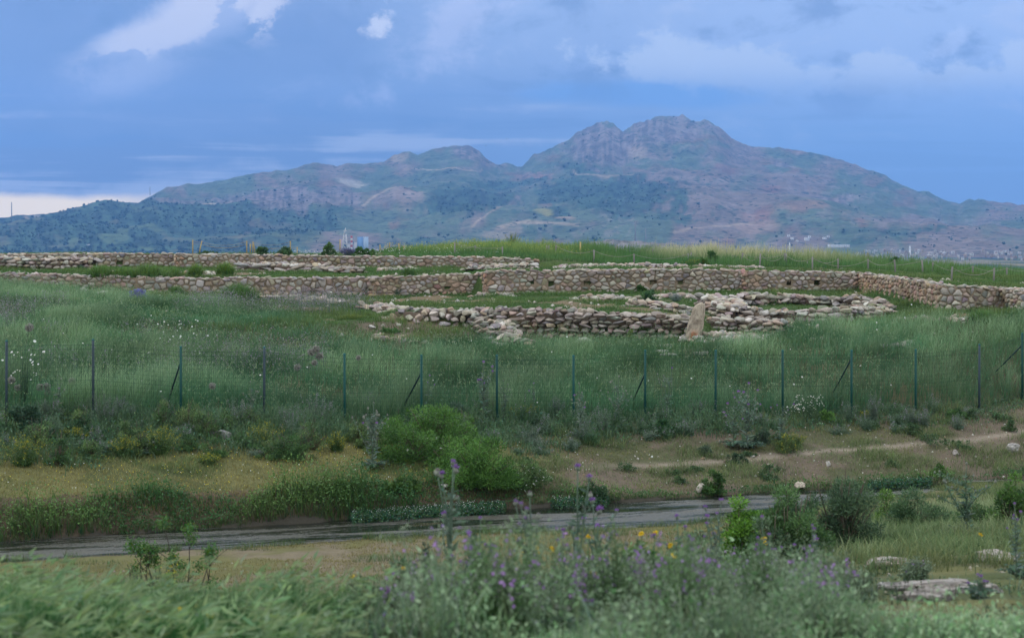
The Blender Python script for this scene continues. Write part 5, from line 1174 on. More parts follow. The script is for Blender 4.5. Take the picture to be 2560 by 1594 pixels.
bush('shrub', 1780, 655, 36, 626, 'dark green leafy bush in the straw grass behind the rope', (.025, .08, .025), (.065, .14, .04), 4200, (.08, .16), .3, 22, seed=39, yd=78)
bush('shrub', 1757, 668, 26, 644, 'bright green plant at the rope post', (.04, .11, .025), (.10, .19, .045), 2400, (.07, .13), .3, 14, seed=40, yd=70)
bush('shrub', 2240, 660, 34, 636, 'dark green bush in the tall right hand grass', (.025, .08, .03), (.065, .14, .045), 3600, (.08, .16), .3, 20, seed=41, yd=80)
for i, (px_, top, lb) in enumerate(((2170, 612, 'tallest pale weed above the right hand grass'), (2225, 622, 'pale weed just right of the tallest grass weed'), (2045, 620, 'thin pale weed above the grass behind the crossing ropes'), (1930, 618, 'thin pale weed left of the white minaret'))):
    wispy('wild_plant', px_, 650, 40, top, lb, (.17, .21, .09), (.30, .30, .12), 22, yd=84, fl=.8, nf=10, fsz=.05, nl=40)
bush('shrub', 1600, 706 + 22, 30, 712, 'low green weed at the foot of the drain wall', (.03, .09, .025), (.08, .16, .04), 1500, (.06, .11), .3, 12, seed=42)
bush('shrub', 980, 832, 70, 815, 'low green weed on the bare earth patch', (.03, .08, .025), (.07, .15, .04), 2400, (.05, .10), .3, 18, seed=43)
# --- flower clumps, seed balls
daisies(1990, 1048, 60, 1010, 'white daisy clump at the fence foot', n=24, sz=.045); daisies(2022, 1036, 70, 985, 'haze of tiny white flowers behind the daisy clump', n=60, sz=.03, yd=38.2)
daisies(60, 985, 70, 870, 'white flowers clustered around the first fence post', n=14, sz=.045, yd=34.2)
for i, (px_, py_, r_) in enumerate(((778, 880, 10), (790, 872, 10), (799, 890, 10), (786, 906, 8), (743, 918, 9), (531, 964, 9), (101, 968, 10), (117, 966, 10), (120, 982, 10), (45, 968, 9), (28, 950, 10), (180, 952, 9), (73, 818, 11), (896, 894, 7))):
    near = py_ > 900
    puff(px_, py_, float(fence_Y(px_)) + (1.0 if near else 3.5), r_, 'round white seed ball on a thin stem in the slope grass')

# weeds standing along the fence and over the verge
rw = np.random.RandomState(404)
for i in range(60):
    px_ = rw.uniform(-20, 2480); d = rw.uniform(.1, 2.6 if px_ < 1500 else 1.6); yd = float(fence_Y(px_)) - d; b_ = site(px_, None, yd); h_ = rw.uniform(.35, 1.05) * (1 - .2 * d) * (1 if px_ < 1750 else .7); t_ = rw.rand()
    cl_ = np.array([.06, .125, .055]) * (1 - t_) + np.array([.135, .175, .135]) * t_
    wispy('wild_plant', px_, None, rw.uniform(36, 95), HY - F * (b_[2] + h_) / yd, 'grey green weed among many along the foot of the wire fence', tuple(cl_), (.30, .25, .33), 20, yd=yd, fl=.25, nl=60, leaf=(.025, .06), group='weeds along the wire fence')
for i in range(34):
    px_ = rw.uniform(1300, 2600); yd = float(np.interp(px_, C, YF)) + rw.uniform(.5, 6.2); yd = min(yd, float(fence_Y(px_)) - .8); b_ = site(px_, None, yd); h_ = rw.uniform(.1, .3)
    bush('weed_clump', px_, None, rw.uniform(30, 80), HY - F * (b_[2] + h_) / yd, 'low green weed clump among many on the bare right slope', (.035, .08, .035), (.085, .145, .06), 1300, (.03, .07), .3, 14, yd=yd, cat='weed', group='weed clumps of the bare slope', stems=False)

for i in range(30):
    px_ = rw.uniform(-60, 960); d = rw.uniform(.3, 3.0); yd = float(fence_Y(px_)) - d; b_ = site(px_, None, yd); h_ = rw.uniform(.35, .8); t_ = rw.rand()
    bush('leafy_weed', px_, None, rw.uniform(50, 110), HY - F * (b_[2] + h_) / yd, 'leafy green weed among many between the left fence and the ochre meadow', (.03, .075, .028), tuple(np.array([.075, .165, .05]) * (1 - t_) + np.array([.15, .215, .075]) * t_), 3600, (.03, .075), .26, 20, yd=yd, cat='weed', group='leafy weeds before the left fence', stick=.3)
for px_, row, w_, top, lb in ((1120, 1170, 90, 1080, 'feathery shoot cluster between the two big bush halves'), (985, 1105, 70, 1030, 'feathery shoot cluster at the left end of the large bush'), (1265, 1215, 80, 1130, 'feathery shoots at the lower right of the bright bush'), (1160, 1085, 60, 1015, 'upright feathery shoots on the right shoulder of the large bush')):
    bush('shrub', px_, row, w_, top, lb, (.03, .085, .018), (.095, .20, .04), 6000, (.04, .09), .2, 20, lump=.24, stick=.3)
# ------------------------------------------------------------------ near slope, out of focus
tg = None
def NT(px_, top, yd, label, **k):
    k.setdefault('heads', 8); k.setdefault('purple', .85); k.setdefault('leafy', 1.2); k.setdefault('grey', .55); k.setdefault('width', 130)
    thistle(px_, top, label, yd=yd, vio=k.pop('vio', (.30, .16, .44)), **k)
NT(1128, 1158, 9.2, 'tallest near thistle, standing high over the stream', heads=6, width=90, purple=.5, leafy=.5)
NT(1200, 1300, 9.6, 'near thistle right of the tallest one, purple heads at water level', heads=9)
NT(1315, 1238, 8.6, 'lilac spike thistle before the middle of the stream', heads=7, width=80, vio=(.28, .18, .38))
NT(1450, 1172, 9.0, 'second tallest near thistle, right of the lilac spike', heads=7, width=100, leafy=.5, purple=.6)
NT(1495, 1252, 10.4, 'purple thistle in the water gap right of the second tallest', heads=6, width=90)
NT(1400, 1330, 8.4, 'near thistle with low purple heads under the lilac spike', heads=9, width=170)
NT(1690, 1296, 9.4, 'near thistle with purple heads left of the bright green shrub', heads=11, width=150, purple=1.0)
NT(1785, 1256, 10.6, 'near thistle with a purple crown just left of the bright shrub', heads=8, width=70, purple=1.0)
NT(1915, 1298, 10.2, 'near thistle with purple heads in front of the bright shrub', heads=8, width=80, purple=1.0)
NT(2030, 1318, 10.0, 'near thistle with purple heads right of the bright shrub', heads=9, width=110, purple=.9)
NT(1560, 1360, 7.8, 'leafy near thistle in the middle of the weed bed', heads=9, width=200, purple=.6)
NT(1850, 1400, 7.6, 'leafy near thistle below the bright shrub', heads=8, width=200, purple=.4)
NT(1320, 1455, 7.2, 'low near thistle at the lower middle edge', heads=7, width=200, purple=.5)
NT(1130, 1395, 8.2, 'near thistle with purple heads under the tallest one', heads=9, width=120, purple=.8)
NT(1700, 1450, 6.9, 'low blurred thistle at the lower edge right of middle', heads=6, width=220, purple=.3)
NT(2050, 1460, 6.9, 'low blurred thistle left of the white rock ledge', heads=6, width=200, purple=.3)
NT(2445, 1440, 9.2, 'near thistle with a purple crown in front of the white rock ledge', heads=5, width=60, purple=1.0, leafy=.8)
NT(2540, 1262, 11.5, 'near thistle at the right frame edge', heads=6, width=70, purple=.8)
NT(960, 1545, 6.6, 'short near thistle with one purple head by the bare dirt', heads=3, width=110, purple=.8)
NT(2420, 1158, 17.5, 'wide teal leaved thistle on the near bank against the stream', heads=12, width=170, purple=.0, leafy=2.4, grey=.35)
NT(1470, 1490, 6.6, 'low blurred weed thistle at the very bottom middle', heads=5, width=220, purple=.4)
bush('shrub', 1860, 1335, 130, 1216, 'bright green shrub on the near bank before the stream', (.035, .10, .015), (.13, .27, .035), 12000, (.03, .055), .45, 34, yd=16.5, seed=51, lump=.3)
bush('shrub', 1990, 1335, 160, 1210, 'dark weedy shrub right of the bright green one', (.025, .06, .03), (.085, .15, .06), 18000, (.03, .07), .25, 36, yd=17, seed=52, stick=.2)
bush('shrub', 2105, 1335, 210, 1178, 'tall grey green weedy shrub on the near bank', (.03, .07, .035), (.10, .16, .08), 26000, (.03, .07), .22, 44, yd=17.5, seed=53, stick=.25)
bush('shrub', 2225, 1290, 110, 1214, 'small bright shrub right of the tall grey green one', (.045, .11, .025), (.13, .22, .05), 4000, (.03, .06), .4, 18, yd=21, seed=54)
bush('shrub', 2530, 1285, 130, 1172, 'green shrub at the right frame edge above the pale grass', (.03, .08, .02), (.09, .18, .035), 7000, (.03, .06), .35, 30, yd=18, seed=55)
bush('shrub', 1640, 1430, 80, 1320, 'bright green leafy weed among the near thistles', (.04, .11, .02), (.12, .24, .04), 5000, (.03, .06), .4, 22, yd=10, seed=56)
bush('shrub', 1590, 1450, 90, 1300, 'leafy green weed left of the brightest near weed', (.035, .09, .02), (.10, .19, .04), 5000, (.03, .06), .4, 22, yd=9.6, seed=57)
bush('shrub', 900, 1500, 130, 1415, 'low green weed at the left end of the thistle bed', (.035, .09, .025), (.10, .19, .06), 6000, (.025, .05), .35, 26, yd=11.5, seed=58, flowers=((.7, .7, .62), 40, .03))
bush('shrub', 1010, 1520, 150, 1385, 'green leafy weed with pale flowers left of the dark cone weed', (.03, .075, .03), (.095, .165, .08), 8000, (.025, .055), .3, 34, yd=10.8, seed=59, flowers=((.68, .68, .6), 40, .03))
bush('shrub', 40, 1560, 150, 1470, 'dark green weed in the lower left corner', (.025, .07, .02), (.08, .16, .04), 6000, (.03, .06), .4, 26, yd=7.6, seed=60)
bush('shrub', 2350, 1300, 190, 1246, 'low green growth at the near waterline', (.03, .08, .03), (.085, .15, .05), 4500, (.03, .06), .3, 24, yd=24, seed=61)
wispy('wild_plant', 1067, 1500, 60, 1330, 'dark cone shaped weed in front of the stream', (.035, .065, .04), (.05, .07, .05), 34, yd=10.6, fl=0, spread=.7, nl=60)
wispy('wild_plant', 1185, 1500, 70, 1300, 'dark upright weed right of the cone shaped one', (.04, .075, .045), (.05, .07, .05), 30, yd=10.4, fl=0, spread=.7, nl=60)
for i, (px_, yd, top, w_, lb) in enumerate(((1480, 7.2, 1420, 320, 'grey feathery weed in the blurred lower middle'), (1750, 7.4, 1400, 320, 'grey feathery weed in the blurred lower right of middle'), (1250, 7.8, 1440, 260, 'grey feathery weed in the blurred lower left of middle'), (1620, 6.4, 1490, 320, 'soft grey weed at the bottom edge under the thistles'), (1950, 6.9, 1470, 260, 'soft grey weed at the bottom edge left of the rock ledge'), (1080, 7.0, 1490, 240, 'soft grey weed at the bottom edge right of the bare dirt'), (2120, 9.2, 1405, 130, 'grey weed left of the brown sided ledge'), (2290, 11.5, 1395, 100, 'pale grey weed before the brown sided ledge'))):
    wispy('wild_plant', px_, None, w_, top, lb, (.155, .20, .13), (.33, .22, .42), 46, yd=yd, fl=.12, nl=60, leaf=(.02, .045))
# thin shrub on the left, bare twigs in the corner
def twiggy(name, px_, yd, top, wpx, label, nb, clumps, colr, leafc, seed, lean=0):
    r = np.random.RandomState(seed); b = site(px_, None, yd); H = size_of(b, None, top); W = wpx * yd / F / 2; root = empty(name, b, label, 'shrub'); st, lf = MB(), MB()
    for k in range(nb):
        a = r.uniform(-1, 1); e = np.array([a * W + lean * W, r.normal(0, .25) * W, H * r.uniform(.55, 1.0) * (1 - .25 * abs(a))]); c = stem_curve((a * W * .2, r.normal(0, .05), -.05), e, .10 * H, r, 7); tube(st, c, np.linspace(.010, .003, 7), colr, 4)
        for q in range(3):
            s = c[r.randint(2, 6)]; e2 = s + np.array([r.normal(0, .35) * W + .2 * lean * W, r.normal(0, .2) * W, r.uniform(.05, .28) * H]); tube(st, stem_curve(s, e2, .03 * H, r, 4), np.linspace(.005, .002, 4), colr, 3)
            if clumps and r.rand() < .3: m = 110; leaves(lf, e2 + r.normal(0, .03, (m, 3)), r.normal(size=(m, 3)) + [0, 0, .4], r.uniform(.02, .04, m), .014, jit(leafc, m, r, .3), r=r)
        if clumps: m = 160; leaves(lf, e + r.normal(0, .035, (m, 3)), r.normal(size=(m, 3)) + [0, 0, .4], r.uniform(.02, .045, m), .015, jit(leafc, m, r, .3), r=r)
    st.build('branches', M['stem'], root)
    if lf.n: lf.build('foliage', M['leaf'], root)
    return root
twiggy('shrub', 430, 14.2, 1272, 220, 'thin open shrub with leaf tufts on bare stems, before the stream', 11, True, (.05, .042, .035), (.06, .13, .03), 71)
wispy('wild_plant', 430, None, 130, 1372, 'yellow flowered weed inside the thin open shrub', (.05, .085, .025), (.5, .43, .05), 30, yd=14.0, fl=.5, nl=40)
twiggy('shrub', 30, 10.5, 1392, 240, 'bare grey twigs leaning in at the lower left edge', 9, False, (.13, .12, .115), None, 72, lean=.6)
twiggy('shrub', 330, 13.8, 1385, 90, 'two bare dark stems left of the thin open shrub', 3, False, (.05, .045, .04), None, 73)
# yellow daisies of the near slope
def marguerite(px_, py_, yd, label, n=1):
    b = site(px_, None, yd); r = np.random.RandomState(int(px_ + py_)); H = max(.12, -(py_ - HY) / F * yd - b[2]); root = empty('yellow_daisy', b, label, 'flower', 'yellow daisies of the near slope'); e = np.array([0, 0, H]); st, hb = MB(), MB()
    tube(st, stem_curve((r.normal(0, .04), 0, -.03), e, .02, r), .003, (.07, .12, .05), 4); m = 8; leaves(st, np.stack([np.zeros(m), np.zeros(m), r.uniform(0, H * .8, m)], 1), r.normal(size=(m, 3)), .04, .012, jit((.06, .11, .05), m, r), r=r); st.build('stem', M['stem'], root)
    th = np.arange(13) / 13 * 6.283; u = np.array([r.normal(0, .3), -.55, .85]); u /= np.linalg.norm(u); a = np.cross(u, [1, .1, .2]); a /= np.linalg.norm(a); c = np.cross(u, a); D = a[None] * np.cos(th)[:, None] + c[None] * np.sin(th)[:, None]
    leaves(hb, np.tile(e, (13, 1)), D, .024, .014, jit((.68, .48, .02), 13, r, .08), .1, r); leaves(hb, e + D * -.008 + u * .004, D, .012, .012, jit((.5, .30, .02), 13, r), .2, r); hb.build('flower_head', M['petal'], root)
for px_, py_, yd in ((368, 1531, 7.0), (383, 1531, 7.1), (406, 1534, 7.0), (443, 1548, 6.8), (445, 1557, 6.8), (528, 1558, 6.6), (330, 1579, 6.4), (1470, 1340, 9.5), (1603, 1333, 9.8), (1638, 1331, 9.8), (1340, 1368, 9.0), (1381, 1371, 9.2), (1345, 1382, 9.0), (1307, 1375, 9.0), (1265, 1463, 7.6), (1240, 1481, 7.4), (1145, 1446, 8.0), (1482, 1433, 8.0), (1910, 1345, 10.5), (1913, 1355, 10.5), (2452, 1335, 12.0), (1602, 1492, 7.2), (1685, 1388, 9), (1676, 1362, 9), (880, 1440, 10.5), (830, 1443, 10.8), (1008, 1420, 10), (1590, 1400, 8.6)):
    marguerite(px_, py_, yd, 'small yellow daisy standing out of the near weeds')

rq = np.random.RandomState(99)
for i in range(40):
    px_ = rq.uniform(900, 2120); yd = rq.uniform(6.2, 9.0); b_ = site(px_, None, yd); hgt_ = rq.uniform(.3, .62) * (.7 if px_ > 2150 else 1); top = HY - F * (b_[2] + hgt_) / yd
    t_ = rq.rand(); cl_ = np.array([.10, .175, .07]) * (1 - t_) + np.array([.19, .235, .155]) * t_
    wispy('wild_plant', px_, None, rq.uniform(130, 300), top, 'blurred grey green weed in the near weed bed', tuple(cl_ * rq.uniform(.7, 1.15)), (.34, .20, .44), 26, yd=yd, fl=.15, nl=60, leaf=(.014, .035), group='blurred weeds of the near bed')

bush('shrub', 1930, 1345, 120, 1268, 'low grey green weeds between the bright shrub and the dark one', (.04, .09, .04), (.11, .165, .09), 6000, (.03, .06), .25, 28, yd=15.5, seed=81, stick=.2)
bush('shrub', 2450, 1320, 150, 1238, 'green weedy growth before the stream, under the wide teal thistle', (.035, .085, .03), (.10, .17, .06), 7000, (.03, .065), .28, 30, yd=18.5, seed=82, stick=.2)
bush('shrub', 1745, 1375, 110, 1300, 'grey green weeds left of the bright green shrub', (.04, .09, .045), (.12, .175, .10), 6000, (.03, .06), .25, 28, yd=14, seed=83, stick=.2)

bush('shrub', 1975, 1350, 190, 1205, 'dense dark green weeds hiding the stream right of the bright shrub', (.03, .085, .03), (.09, .165, .055), 30000, (.03, .06), .28, 40, yd=15.8, seed=84, stick=.2, lump=.26)
bush('shrub', 2290, 1330, 190, 1232, 'grey green weeds hiding the stream behind the pale grass', (.035, .09, .04), (.11, .18, .08), 24000, (.03, .06), .26, 36, yd=20, seed=85, stick=.2, lump=.26)
# ------------------------------------------------------------------ wire fence
gcol = (.012, .075, .065)
FP = np.stack([(FX - HX) / F * FY, FY, FZB, FZT], 1)
fr = empty('wire_fence', FP[0][:3], 'green welded wire mesh fence with slim posts across the slope', 'fence'); fb = FP[0][:3]
rgf = np.random.RandomState(77)
for i, q in enumerate(FP):
    mb = MB(); lx, ly = rgf.normal(0, .008, 2); c = np.array(gcol) * (1.0 if i not in (1, 3, 10) else .8) * rgf.uniform(.85, 1.15)
    if i in (0, 1, 3, 13): c = np.array([.045, .07, .085])
    tube(mb, [(q[0], q[1], q[2] - .3), (q[0] + lx, q[1] + ly, q[3])], .031, c * .8, 8)
    tube(mb, [(q[0] + lx, q[1] + ly, q[3] - .005), (q[0] + lx, q[1] + ly, q[3] + .02), (q[0] + lx, q[1] + ly, q[3] + .03)], [.031, .031, .02], np.array([.02, .12, .12]), 8)
    o = mb.build('post', M['metal'], fr, loc=fb)
for i, (x0, y0, x1, y1) in ((2, (450, 902, 427, 982)), (5, (1050, 930, 1018, 998)), (8, (1611, 934, 1590, 985)), (11, (2126, 897, 2092, 953)), (14, (2552, 863, 2500, 918))):
    q = FP[i]; zt = -(y0 - HY) / F * q[1]; a = np.array([q[0], q[1] + .03, zt])
    Yb = q[1] + .9; xb = (x1 - HX) / F * Yb; zb = min(-(y1 - HY) / F * Yb, float(G(xb, Yb)) + .5); d = np.array([xb, Yb, zb]) - a
    g = a + d * 1.25
    mb = MB(); tube(mb, [a, g], .021, (.010, .03, .032), 7); mb.build('brace', M['metal'], fr, loc=fb)
mb = MB()
def wire(a, b, r, c):
    a, b = np.asarray(a, float), np.asarray(b, float); d = b - a; d /= np.linalg.norm(d)
    u = np.cross(d, [.3, .8, .52]); u /= np.linalg.norm(u); v = np.cross(d, u)
    V = [e + r * (u * math.cos(t) + v * math.sin(t)) for e in (a, b) for t in (0, 2.094, 4.189)]
    mb.add(V, [(0, 1, 4), (0, 4, 3), (1, 2, 5), (1, 5, 4), (2, 0, 3), (2, 3, 5)], c)
for i in range(len(FP) - 1):
    a, b = FP[i], FP[i + 1]; L = math.hypot(b[0] - a[0], b[1] - a[1]); n = int(L / .0508)
    for k in range(n + 1):
        t = k / n; x, y = a[0] + (b[0] - a[0]) * t, a[1] + (b[1] - a[1]) * t - .03; z0, z1 = a[2] + (b[2] - a[2]) * t, a[3] + (b[3] - a[3]) * t - .1
        wire((x, y, z0), (x, y, z1), .0019, (.007, .04, .034))
    for k in range(17):
        t = k / 16.; f = lambda q: (q[0], q[1] - .03, q[2] + (q[3] - .1 - q[2]) * t)
        wire(f(a), f(b), .0034 if k in (0, 8, 15, 16) else .0019, (.007, .04, .034))
mb.build('wire_mesh', M['metal'], fr, loc=fb)
# ------------------------------------------------------------------ rope barriers on the mound
def rope_fence(posts, label, seed, colr, links=None, rad=.038, ropes=(.93,), sag=.16):
    """posts: (column, base row, top row, lean in pixels)"""
    r = np.random.RandomState(seed); Q = []
    for px_, by, ty, ln in posts:
        b = hit(px_, by, 62, 120); sc_ = b[1] / F; Q.append((b, np.array([b[0] + ln * sc_, b[1], b[2] + (by - ty) * sc_])))
    root = empty('rope_barrier', Q[0][0], label, 'rope barrier'); base = Q[0][0]
    for a, t in Q:
        mb = MB(); tube(mb, [a - [0, 0, .2], a + (t - a) * .5, t], [rad, rad * .97, rad * .92], np.array(colr) * r.uniform(.85, 1.15), 7); mb.build('post', M['wood'], root, loc=base)
    for i, j in (links if links is not None else [(k, k + 1) for k in range(len(Q) - 1)]):
        for f in ropes:
            a = Q[i][0] + (Q[i][1] - Q[i][0]) * f; b = Q[j][0] + (Q[j][1] - Q[j][0]) * f; t = np.linspace(0, 1, 14)[:, None]
            s = sag * r.uniform(.7, 1.3) * min(1.4, np.linalg.norm(b - a) / 2.2)
            pts = a + (b - a) * t; pts[:, 2] -= (4 * s * t * (1 - t))[:, 0]; mb = MB(); tube(mb, pts, .009, (.25, .23, .20), 4); mb.build('rope', M['rope'], root, loc=base)
yel = (.33, .27, .15); gry = (.19, .18, .17)
rope_fence([(482, 633, 600, 0), (497, 634, 602, 8), (617, 636, 602, 0), (639, 630, 602, -7), (726, 635, 602, 0)], 'rope barrier of yellow posts, two leaning, above the left upper wall', 1, yel, [(0, 1), (1, 2), (1, 2), (3, 4)], ropes=(.75, .93))
rope_fence([(626, 628, 606, 0), (632, 628, 605, 0), (743, 629, 614, 0)], 'short rope barrier posts set back behind the yellow leaning pair', 2, yel, [(0, 1), (1, 2)])
rope_fence([(850, 626, 592, 0), (950, 629, 611, 0), (974, 629, 606, 0), (1000, 629, 608, -4), (1010, 629, 613, 0)], 'rope barrier of thin yellow posts beside the crest bushes', 3, yel, [(1, 2), (2, 3), (3, 4)], rad=.04)
rope_fence([(1137, 638, 606, 0), (1188, 630, 613, 0), (1256, 640, 617, 0), (1367, 632, 613, 0), (1372, 632, 613, 0)], 'rope barrier of grey posts in front of the grassy hump', 4, gry, [(0, 1), (1, 2), (0, 2)])
rope_fence([(1390, 640, 612, 0), (1485, 655, 624, 0), (1585, 662, 634, 0), (1721, 660, 633, 0), (1728, 658, 630, 0)], 'rope barrier of grey posts stepping down right of the hump', 5, gry)
rope_fence([(1540, 638, 616, 0), (1632, 647, 621, 0), (1721, 656, 634, 0), (1832, 656, 638, 0), (1839, 656, 638, 0)], 'rope barrier of grey posts set back in the straw coloured grass', 6, gry)
rope_fence([(1852, 664, 632, 5), (1899, 672, 634, 2), (1962, 668, 632, 0), (1965, 666, 633, 0), (2031, 676, 642, 0), (2095, 672, 646, 0), (2170, 674, 647, 0), (2239, 684, 649, -3), (2378, 704, 667, 3), (2484, 705, 669, 2)], 'near rope barrier of grey posts along the top of the right wall', 7, gry, [(0, 1), (1, 2), (2, 4), (0, 2), (4, 5), (4, 6), (6, 7), (8, 9)], sag=.2)
rope_fence([(1930, 662, 643, 0), (2019, 666, 653, 0), (2130, 669, 645, 0), (2307, 683, 650, -2), (2332, 668, 642, 0), (2432, 668, 645, 0), (2517, 672, 648, 0), (2600, 676, 650, 0)], 'back rope barrier of grey posts in the tall right hand grass', 8, gry, [(0, 1), (1, 2), (2, 3), (4, 5), (5, 6), (6, 7)], sag=.2)
b = hit(1451, 640, 62, 120); mb = MB(); tube(mb, [b - [0, 0, .2], b + [0, 0, 35 * b[1] / F]], .045, (.36, .29, .13), 7)
o = mb.build('marker_post', M['wood'], loc=b); tag(o, 'single yellow marker post in the grass right of the hump', 'post')
# ------------------------------------------------------------------ far things
def far_at(px_, py_, Yd): return np.array([(px_ - HX) / F * Yd, Yd, -(py_ - HY) / F * Yd])
def ter(px_, Yd):                                     # far ground height
    if Yd <= Y0M: return float(np.interp(Yd, [1400, 2000, 3000, Y0M], [-35, -33, -32, -30]))
    t = (Yd - Y0M) / (float(ridgeD(px_)) - Y0M); return float(mountain_z(np.array([px_]), np.array([t]), np.array([Yd]))[0])
yd = 2600.; s = yd / F
cp = empty('cement_plant', far_at(880, 640, yd), 'distant cement plant with lattice tower, striped chimney and blue silo block', 'factory'); cb_ = np.array(cp.location)
def part(name, col_, fn, mt='far', parent=cp, base=cb_):
    mb = MB(); fn(mb); o = mb.build(name, M[mt], parent, loc=base); return o
def Bx(x0, y0, x1, y1, dep, colr):
    a, b = far_at(x0, y1, yd), far_at(x1, y0, yd); return lambda mb: box(mb, (a[0], yd, a[2]), (b[0], yd + dep, b[2]), colr)
part('building', 0, Bx(893, 592, 908, 640, 15, (.16, .27, .46)))
part('building', 0, Bx(908.5, 592, 919, 640, 14, (.34, .43, .55)))
def tower(mb):
    for x0, x1 in ((853, 860), (870, 864)):
        a, b = far_at(x0, 640, yd), far_at(x1, 585, yd)
        for dy in (0, 6): tube(mb, [a + [0, dy, 0], b + [0, dy, 0]], 1.2, (.5, .48, .47), 5)
    for y in range(590, 640, 8): tube(mb, [far_at(853 + (640 - y) * .12, y, yd), far_at(871 - (640 - y) * .12, y + 6, yd)], .7, (.5, .48, .47), 4)
    a, b = far_at(860, 587, yd), far_at(864, 570, yd); tube(mb, [a, b], [1.6, .6], (.55, .52, .5), 5); tube(mb, [far_at(858, 577, yd), far_at(867, 577, yd)], .8, (.5, .48, .47), 4)
part('tower', 0, tower)
part('building', 0, Bx(849, 598, 857, 640, 10, (.42, .30, .30)))
part('building', 0, Bx(868, 610, 876, 640, 12, (.45, .43, .42)))
def chim(mb):
    for k in range(9):
        a, b = far_at(879, 640 - k * 5.6, yd), far_at(879, 640 - (k + 1) * 5.6, yd); tube(mb, [a, b], 1.8, (.6, .58, .58) if k % 2 else (.45, .07, .06), 8)
part('chimney', 0, chim)
part('building', 0, Bx(885, 605, 892, 640, 10, (.46, .45, .45)))
def minaret(px_, top, base, yd, label):
    s = yd / F; b = far_at(px_, base, yd); H = (base - top) * s; root = empty('minaret', b, label, 'minaret')
    mb = MB(); tube(mb, [b, b + [0, 0, H * .62]], [3.0 * s / .7 * .5, 2.6 * s / .7 * .5], (.78, .78, .78), 8); mb.build('shaft', M['far'], root, loc=b)
    mb = MB(); tube(mb, [b + [0, 0, H * .62], b + [0, 0, H * .66]], 3.0 * s, (.78, .78, .78), 8); mb.build('balcony', M['far'], root, loc=b)
    mb = MB(); tube(mb, [b + [0, 0, H * .66], b + [0, 0, H * .82], b + [0, 0, H]], [1.8 * s, 1.5 * s, .2 * s], (.74, .74, .76), 8); mb.build('cap', M['far'], root, loc=b)
minaret(1974, 605, 640, 2700, 'taller white minaret before the hillside village, left of the long shed')
minaret(2275, 613, 642, 2900, 'thin white minaret in the far town on the right')
rh = np.random.RandomState(9)
def house(px_, py_, w_, h_, Yd, wall, roofc, label=None, group=None, name='house', flat=False):
    b = far_at(px_, py_ + h_ * .1, Yd); s = Yd / F; wx, hz = w_ * s, h_ * s; dp = wx * .8; z0 = -4.0
    root = empty(name, b, label, 'house' if name == 'house' else 'building', group)
    mb = MB(); box(mb, (-wx / 2, 0, z0), (wx / 2, dp, hz * .7), wall)
    w = max(1, int(wx / 3.5))
    for k in range(w):
        x = -wx / 2 + (k + .5) * wx / w; box(mb, (x - wx / w * .2, -.15, hz * .25), (x + wx / w * .2, 0.05, hz * .5), (.06, .07, .09))
    mb.build('wall', M['far'], root)
    mb = MB()
    if flat: box(mb, (-wx / 2 - .4, -.4, hz * .7), (wx / 2 + .4, dp + .4, hz * .78), roofc)
    else:
        e = .5; V = [(-wx / 2 - e, -e, hz * .7), (wx / 2 + e, -e, hz * .7), (wx / 2 + e, dp + e, hz * .7), (-wx / 2 - e, dp + e, hz * .7), (-wx / 2 * .8, dp / 2, hz), (wx / 2 * .8, dp / 2, hz)]
        mb.add(V, [(0, 1, 5), (0, 5, 4), (2, 3, 4), (2, 4, 5), (1, 2, 5), (3, 0, 4), (0, 2, 1), (0, 3, 2)], roofc)
    mb.build('roof', M['far'], root)
    return root
walls_ = [(.50, .50, .50), (.42, .40, .38), (.36, .32, .30), (.46, .44, .46), (.30, .25, .23)]; roofs_ = [(.32, .14, .10), (.5, .48, .47), (.42, .25, .19), (.58, .57, .58)]
k = 0
while k < 130:
    px_ = rh.choice([rh.uniform(1985, 2570), rh.normal(2200, 70), rh.normal(2520, 60), rh.normal(2330, 40)]); base = np.interp(px_, [1950, 2100, 2200, 2400, 2600], [636, 636, 632, 634, 636])
    py_ = base + rh.uniform(-9, 12) * (1 if px_ > 2080 else .5); Yd = np.interp(py_, [618, 648], [3450, 2400]) * rh.uniform(.97, 1.03)
    house(px_, py_, rh.uniform(3.5, 8), rh.uniform(2.4, 4.6), Yd, walls_[rh.randint(5)], roofs_[rh.randint(4)], 'small pale house among many in the far town at the mountain foot', 'houses of the far town', flat=rh.rand() < .5); k += 1
for px_, py_, w_, h_, lb in ((1972, 590, 6, 5, 'white house at the top left of the hillside village'), (1981, 597, 7, 6, 'white house below the topmost one in the hillside village'), (1993, 603, 5, 5, 'small white house at the foot of the hillside village'),
                             (2018, 600, 11, 9, 'large white villa on the wooded hillside'), (2024, 593, 6, 6, 'white house just above the large hillside villa'), (2062, 597, 8, 7, 'white house right of the hillside villa'), (2071, 592, 6, 5, 'small white house at the right end of the hillside village'), (220, 613, 7, 4, 'lone white farmhouse on the wooded left hillside')):
    Yd = 3900.; t = (Yd - Y0M) / (float(ridgeD(px_)) - Y0M)
    Ys = np.linspace(Y0M + 20, 5200, 200); z = np.array([ter(px_, y) for y in Ys]); rr2 = HY - F * z / Ys; Yd = float(Ys[int(np.argmax(rr2 <= py_))]) if (rr2 <= py_).any() else Yd
    house(px_, py_, w_, h_, Yd - 15, (.74, .74, .73), (.6, .58, .58), lb, None, flat=True)
Ys = 3560.
house(2092, 615, 34, 6, Ys, (.7, .7, .7), (.66, .67, .7), 'long low white shed below the hillside village', None, 'shed', True)
house(2117, 615, 14, 6, Ys + 30, (.66, .66, .66), (.6, .6, .62), 'shorter white shed next to the long one', None, 'shed', True)
